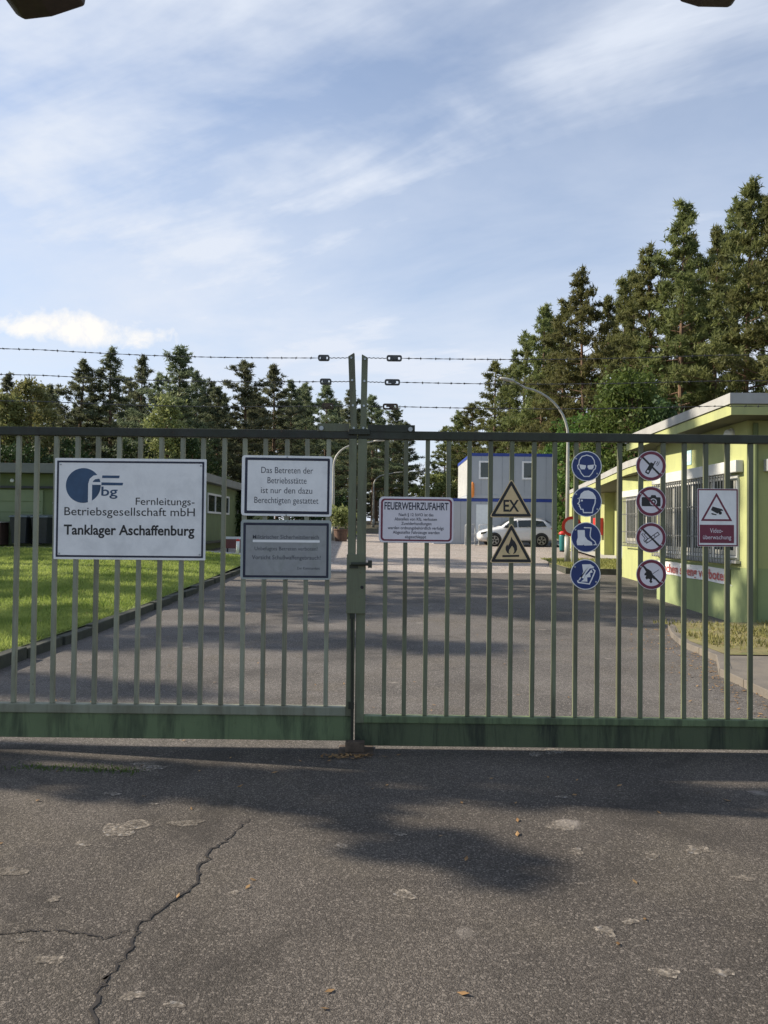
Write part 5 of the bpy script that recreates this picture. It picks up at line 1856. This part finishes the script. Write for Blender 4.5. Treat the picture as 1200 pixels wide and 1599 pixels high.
# second rank: pines nobody can tell apart, filling the wood behind the front row
for i in range(26):
    px = -60 + i * 26 + random.uniform(-9, 9)
    Y = 92 + random.uniform(0, 22) + max(0, (px - 480)) * 0.16
    h = random.uniform(16.0, 18.5)
    p = W(px, 640, Y)
    pine(random.choice('abe'), 'l', (p.x, Y, gz(Y) - 0.05), h, 'dark pine stem and crown within the wood behind the front row on the left', random.uniform(0, 6.28), 1.15, 'inner pines of the left wood')
for i in range(20):
    u = i / 19
    px = 1085 - u * 345 + random.uniform(-12, 12)
    Y = 58 + u * 50 + random.uniform(0, 8)
    h = 14.5 + 2.0 * (1 - u) + random.uniform(-1, 1)
    p = W(px, 640, Y)
    pine(random.choice('abce'), 'r', (p.x, Y, gz(Y) - 0.05), h, 'olive pine within the wood behind the front row on the right', random.uniform(0, 6.28), 1.1, 'inner pines of the right wood')


# far-off wood that reads as one mass behind both
def wood(name, label, places, mleaf, seed):
    rng = np.random.default_rng(seed)
    base = [pine_data(100 + k, cb=0.10, Wd=3.1, nb=46, per=16, size=0.62) for k in range(3)]
    T, trk = [], MB()
    for (x, y, h) in places:
        tr, tris = base[rng.integers(3)]
        a = rng.uniform(0, 6.28)
        Rm = np.array([[math.cos(a), -math.sin(a), 0], [math.sin(a), math.cos(a), 0], [0, 0, 1]])
        q = tris.reshape(-1, 3) @ Rm.T * (h / PH) * np.array([1.25, 1.25, 1]) * (np.array([2.2, 2.2, 1]) if h < 8 else 1) + np.array([x, y, gz(y) - 0.1])
        T.append(q.reshape(-1, 3, 3))
    o = tri_mesh(name, np.concatenate(T), mleaf)
    tag(o, label, 'wood', kind='stuff')


pl = []
random.seed(5)
for i in range(60):
    px = -120 + i * 12.6
    Y = 125 + random.uniform(0, 25) + max(0, px - 450) * 0.12
    pl.append((W(px, 800, Y).x, Y, random.uniform(13, 16.5)))
for i in range(44):
    px = 708 + i * 15
    Y = 138 - i * 1.3 + random.uniform(0, 12)
    pl.append((W(px, 800, Y).x, Y, random.uniform(10, 13)))
for i in range(90):
    px = -140 + i * 16
    if 655 < px < 690:
        continue
    Y = 118 + random.uniform(0, 8) + (max(0, px - 450) * 0.1 if px < 700 else 0)
    pl.append((W(px, 800, Y).x, Y, random.uniform(4.0, 6.5)))
wood('far_wood', 'far-off dark wood closing the view behind the pines', pl, M_needl, 9)

# understorey: birches turning yellow, broadleaf tree, hedge bushes
def shrub(name, label, cat, data, m, loc, scale, group=None, trunk=True):
    t = thing(name, label, cat, (0, 0, 0), group)
    tr, tris = data
    tr.build('trunk' if cat == 'tree' else 'stem', M_bark, t)
    tri_mesh('crown' if cat == 'tree' else 'foliage', tris, m, t)
    t.location = loc
    t.scale = scale
    return t


def at_tree(px, top, Y):
    p = W(px, top, Y)
    return (p.x, Y, gz(Y)), p.z - gz(Y)


for (px, top, Y, seed, wd, lab) in ((48, 598, 60, 21, 1.7, 'yellowing birch at the left above the garage doors'), (262, 622, 57, 22, 1.2, 'pale yellow-green birch in front of the broad tall pine'), (12, 622, 58, 25, 1.3, 'pale leafy tree at the left picture edge before the dark pines')):
    loc, h = at_tree(px, top, Y)
    shrub('birch_tree', lab, 'tree', broad_data(seed, h, wd, 0.15, 130, 46, 0.30), M_birch, loc, (1, 1, 1), 'birches before the left wood')
loc, h = at_tree(985, 588, 38)
shrub('broadleaf_tree', 'bright green bushy broadleaf tree behind the gatehouse roof', 'tree', broad_data(31, h, 2.3, 0.05, 190, 70, 0.22), M_leaf, loc, (1, 1, 1))
loc, h = at_tree(1048, 640, 36)
shrub('broadleaf_tree', 'darker green leafy tree low behind the gatehouse roof, right of the bright one', 'tree', broad_data(32, h, 1.8, 0.05, 120, 60, 0.22), M_hedge, loc, (1, 1, 1))
loc, h = at_tree(905, 655, 52)
shrub('broadleaf_tree', 'yellow-green leafy tree behind the tall street lamp pole', 'tree', broad_data(33, h, 2.6, 0.04, 150, 50, 0.26), M_leaf, loc, (1, 1, 1))
loc, h = at_tree(684, 745, 100)
shrub('broadleaf_tree', 'pale green leafy tree in the far road gap above the fire sign', 'tree', broad_data(34, h, 3.6, 0.04, 120, 50, 0.45), M_birch, loc, (1, 1, 1))
for i, (px, top, Y, wd) in enumerate(((362, 766, 41, 1.0), (30, 700, 56, 2.6), (110, 690, 58, 3.0), (215, 688, 58, 2.8), (300, 690, 58, 2.4), (450, 740, 66, 3.0), (500, 770, 70, 2.6))):
    loc, h = at_tree(px, top, Y)
    lab = ('dark green hedge bush at the side wall of the green building', 'dark undergrowth bush behind the roof at the left picture edge', 'dark undergrowth bush above the left of the company sign', 'dark undergrowth bush above the middle of the company sign',
           'dark undergrowth bush above the right of the company sign', 'dark undergrowth bush behind the white no-entry notice', 'dark undergrowth bush beside the swan-neck lamp pole')[i]
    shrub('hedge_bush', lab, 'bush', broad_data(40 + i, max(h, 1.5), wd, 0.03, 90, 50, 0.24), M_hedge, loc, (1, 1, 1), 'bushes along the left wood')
# planted tub by the far verge
p = W(533, 820, 45)
zt = gz(45)
t = thing('planter_tub', 'brown planter tub with yellow-green shrub beside the gate stile', 'planter', (p.x, 45, zt))
MB().lathe([(0.34, 0.0), (0.42, 0.62), (0.45, 0.64), (0.45, 0.72), (0.36, 0.72)], (p.x, 45, zt), 'z', 18).build('tub', M_tub, t)
rng = np.random.default_rng(3)
cs = np.array([[rng.normal() * 0.3, rng.normal() * 0.3, 0.9 + rng.uniform(0, 1.0)] for _ in range(40)])
cs[:, :2] *= (0.5 + 0.6 * (cs[:, 2:3] - 0.7))
tri_mesh('foliage', tufts(rng, cs, np.full(40, 0.22), 26, 0.2, 1, 0.4, 0.3), M_birch, t)
# leafy stakes beside the left sign wall: shade trees that stand left of the picture and throw the long shadows over road and lawn
shade = [(-16.5, 17.6, 17.0, 'd'), (-16.2, 21.6, 18.0, 'd'), (-27.0, 19.4, 21.0, 'c'), (-30.5, 15.2, 19, 'a'), (-32, 12.2, 18.2, 'c'), (-26, 32.5, 20, 'b'), (-29.5, 27.3, 18, 'd')]
for i, (x, y, h, kd) in enumerate(shade):
    pine(kd, 'l', (x, y, 0.1), h, 'tall pine left of the picture whose shadow crosses the road', i * 1.3, 1.15, 'shade pines left of the lawn')

# unseen broadleaf tree left of the picture, limbs shaped to cast the forecourt shadow
random.seed(31)
KX_, KY_ = math.cos(SUN_FWD) / math.tan(SUN_EL), math.sin(SUN_FWD) / math.tan(SUN_EL)
t = thing('broadleaf_tree', 'unseen broadleaf tree left of the picture, limbs shaped to shade the asphalt before the gate', 'tree', (0, 0, 0))
tr = MB()
tr.tube([(-13.2, 7.2, -0.1), (-13.1, 7.1, 1.5), (-12.8, 7.0, 3.2), (-12.9, 7.0, 5.0), (-12.6, 7.2, 7.2)], [0.30, 0.24, 0.2, 0.14, 0.05], 10)
cs, rr = [], []
limbs = [([(-40, 1212), (130, 1222), (300, 1240), (480, 1262), (600, 1300), (700, 1338), (815, 1384)], 5.2, (26, 34, 38, 42, 36, 22, 4)),
         ([(-40, 1195), (200, 1210), (420, 1228), (640, 1240), (800, 1245), (1000, 1250), (1230, 1258)], 6.2, (16, 26, 32, 30, 20, 16, 14)),
         ([(300, 1200), (520, 1212), (760, 1222), (1000, 1228), (1250, 1236)], 6.6, (14, 20, 24, 26, 26))]
for path, z, wid in limbs:
    P3 = []
    for q, (a, b) in enumerate(path):
        g = G(a, b)
        zz = z + 0.25 * q
        P3.append(Vector((g.x - KX_ * zz, g.y + KY_ * zz, zz)))
    tr.tube([(-12.85, 7.0, 4.2)] + [tuple(p) for p in P3], [0.11] + [0.07 - 0.055 * k / len(P3) for k in range(len(P3))], 6)
    for k in range(len(P3) - 1):
        g = G(*path[k])
        n_ = max(4, int((P3[k + 1] - P3[k]).length * 13))
        for q in range(n_):
            u = q / n_
            w = (wid[k] + (wid[k + 1] - wid[k]) * u) / F * g.y * 1.0
            c = P3[k].lerp(P3[k + 1], u)
            cs.append((c.x + random.gauss(0, 0.06), c.y + random.uniform(-1, 1) * w, c.z + random.gauss(0, 0.10)))
            rr.append(0.06 + 0.06 * random.random())
tr.build('trunk', M_bark, t)
rng = np.random.default_rng(91)
tri_mesh('crown', tufts(rng, np.array(cs), np.array(rr), 46, 0.13, 0.9, 0.1, 0.4), M_leaf, t)

# ------------------------------------------------------------------ grass and leaf litter
rng = np.random.default_rng(12)


def blades(name, label, n, xf, zf, hmin, hmax, w, m):
    xy = xf(n)
    x, y = xy[:, 0], xy[:, 1]
    z = np.array([zf(a, b) for a, b in zip(x, y)])
    h = rng.uniform(hmin, hmax, len(x)) * (0.7 + 0.6 * rng.random(len(x)))
    az = rng.uniform(0, 6.28, len(x))
    lean = rng.normal(size=(len(x), 2)) * 0.4
    b = np.stack([x, y, z - 0.005], 1)
    s = np.stack([np.cos(az), np.sin(az), np.zeros_like(az)], 1) * w * (1 + y[:, None] / 20)
    tip = b + np.stack([lean[:, 0] * h, lean[:, 1] * h, h], 1)
    o = tri_mesh(name, np.stack([b - s, b + s, tip], 1), m)
    tag(o, label, 'grass', kind='stuff')


def lawn_pts(n):
    y = LY0 + (LY1 - LY0) * rng.random(n) ** 1.15
    x = LX1 - 0.02 - (np.minimum(0.62 * y + 1.5, 26) - 4.0) * rng.random(n)
    ok = x > LX0
    return np.stack([x, y], 1)[ok]


blades('grass', 'short sunlit grass of the lawn left of the road', 150000, lawn_pts, lawn_z, 0.035, 0.085, 0.007, M_grass)


def verge_pts(n):
    x = 4.3 + (9 - 4.3) * rng.random(n)
    y = 9.4 + 3.0 * rng.random(n)
    clump = np.sin(x * 3.1) * np.sin(y * 2.7 + x) + 0.5 * np.sin(x * 7.7 + y * 5)
    ok = clump + rng.normal(size=n) * 0.4 > 0.1
    return np.stack([x, y], 1)[ok]


blades('dry_grass', 'patchy yellowed grass before the gatehouse corner', 9000, verge_pts, lambda x, y: gz(y) + 0.09, 0.03, 0.09, 0.007, M_dgrass)


def verge2_pts(n):
    x = 5.8 + 3.0 * rng.random(n); y = 23.4 + 5.0 * rng.random(n)
    return np.stack([x, y], 1)


blades('verge_grass', 'patchy yellowed grass round the foot of the tall street lamp', 7000, verge2_pts, lambda x, y: gz(y) + 0.12, 0.03, 0.10, 0.009, M_dgrass)


def farverge_pts(n):
    return np.stack([-12.8 + 10.8 * rng.random(n), 48.1 + 9 * rng.random(n)], 1)


blades('far_grass', 'short grass on the far verge beyond the side road', 14000, farverge_pts, lambda x, y: gz(y) + 0.15, 0.05, 0.14, 0.012, M_grass)


def weed_pts(n):
    a, b = G(20, 1198), G(215, 1204)
    u = rng.random(n) ** 0.8
    return np.stack([a.x + (b.x - a.x) * u + rng.normal(size=n) * 0.05, a.y + (b.y - a.y) * u + rng.normal(size=n) * 0.035], 1)


blades('weeds', 'low green weeds growing from the asphalt before the left gate leaf', 500, weed_pts, lambda x, y: 0.0, 0.008, 0.03, 0.004, M_leaf)


def litter(name, label, pts, size):
    n = len(pts)
    p = np.array(pts)
    az = rng.uniform(0, 6.28, n)
    l = size * rng.uniform(0.5, 1.2, n)
    d = np.stack([np.cos(az), np.sin(az), rng.uniform(-0.1, 0.5, n)], 1) * l[:, None]
    s = np.stack([-np.sin(az), np.cos(az), rng.uniform(-0.3, 0.3, n)], 1) * l[:, None] * 0.45
    t1 = np.stack([p - d, p + s, p + d], 1)
    t2 = np.stack([p - d, p + d, p - s], 1)
    t1[:, :, 2] = np.maximum(t1[:, :, 2], p[:, None, 2] - 0.003); t2[:, :, 2] = np.maximum(t2[:, :, 2], p[:, None, 2] - 0.003)
    o = tri_mesh(name, np.concatenate([t1, t2]), M_litter)
    tag(o, label, 'leaves', kind='stuff')


pts = []
for k in range(420):                           # along the right kerb
    y = 6.2 + 6.4 * rng.random()
    x = np.interp(y, [5.9, 7.2, 8.4, 9.3, 10.4, 11.35, 12.35], [3.66, 3.66, 3.70, 4.06, 4.08, 4.28, 4.60]) - abs(rng.normal()) * 0.32
    pts.append((x, y, 0.008))
for k in range(160):
    pts.append((4.3 + 2 * rng.random(), 9.4 + 3 * rng.random(), 0.10))
for k in range(260):                           # before the gate and over the road
    pts.append((rng.uniform(-4, 4), rng.uniform(5.6, 22), 0.010))
for k in range(500):
    y = rng.uniform(7, 24); x = -4.4 - abs(rng.normal()) * 4
    pts.append((x, y, lawn_z(x, y) + 0.05))
for k in range(70):
    pts.append((gm(556, 1100).x + rng.normal() * 0.12, GY - 0.16 - abs(rng.normal()) * 0.05, 0.012))
for k in range(60):
    pts.append((rng.uniform(-3, 3), rng.uniform(2.3, 5.3), 0.006))
for k in range(150):
    x, y = 5.4 + 3.4 * rng.random(), 22.6 + 4 * rng.random()
    pts.append((x, y, gz(y) + (0.13 if x > 5.6 and y > 23.3 else 0.01)))
litter('fallen_leaves', 'brown fallen leaves scattered over asphalt and kerbs', [(a, b, c + gz(b)) if c < 0.02 else (a, b, c) for a, b, c in pts], 0.022)
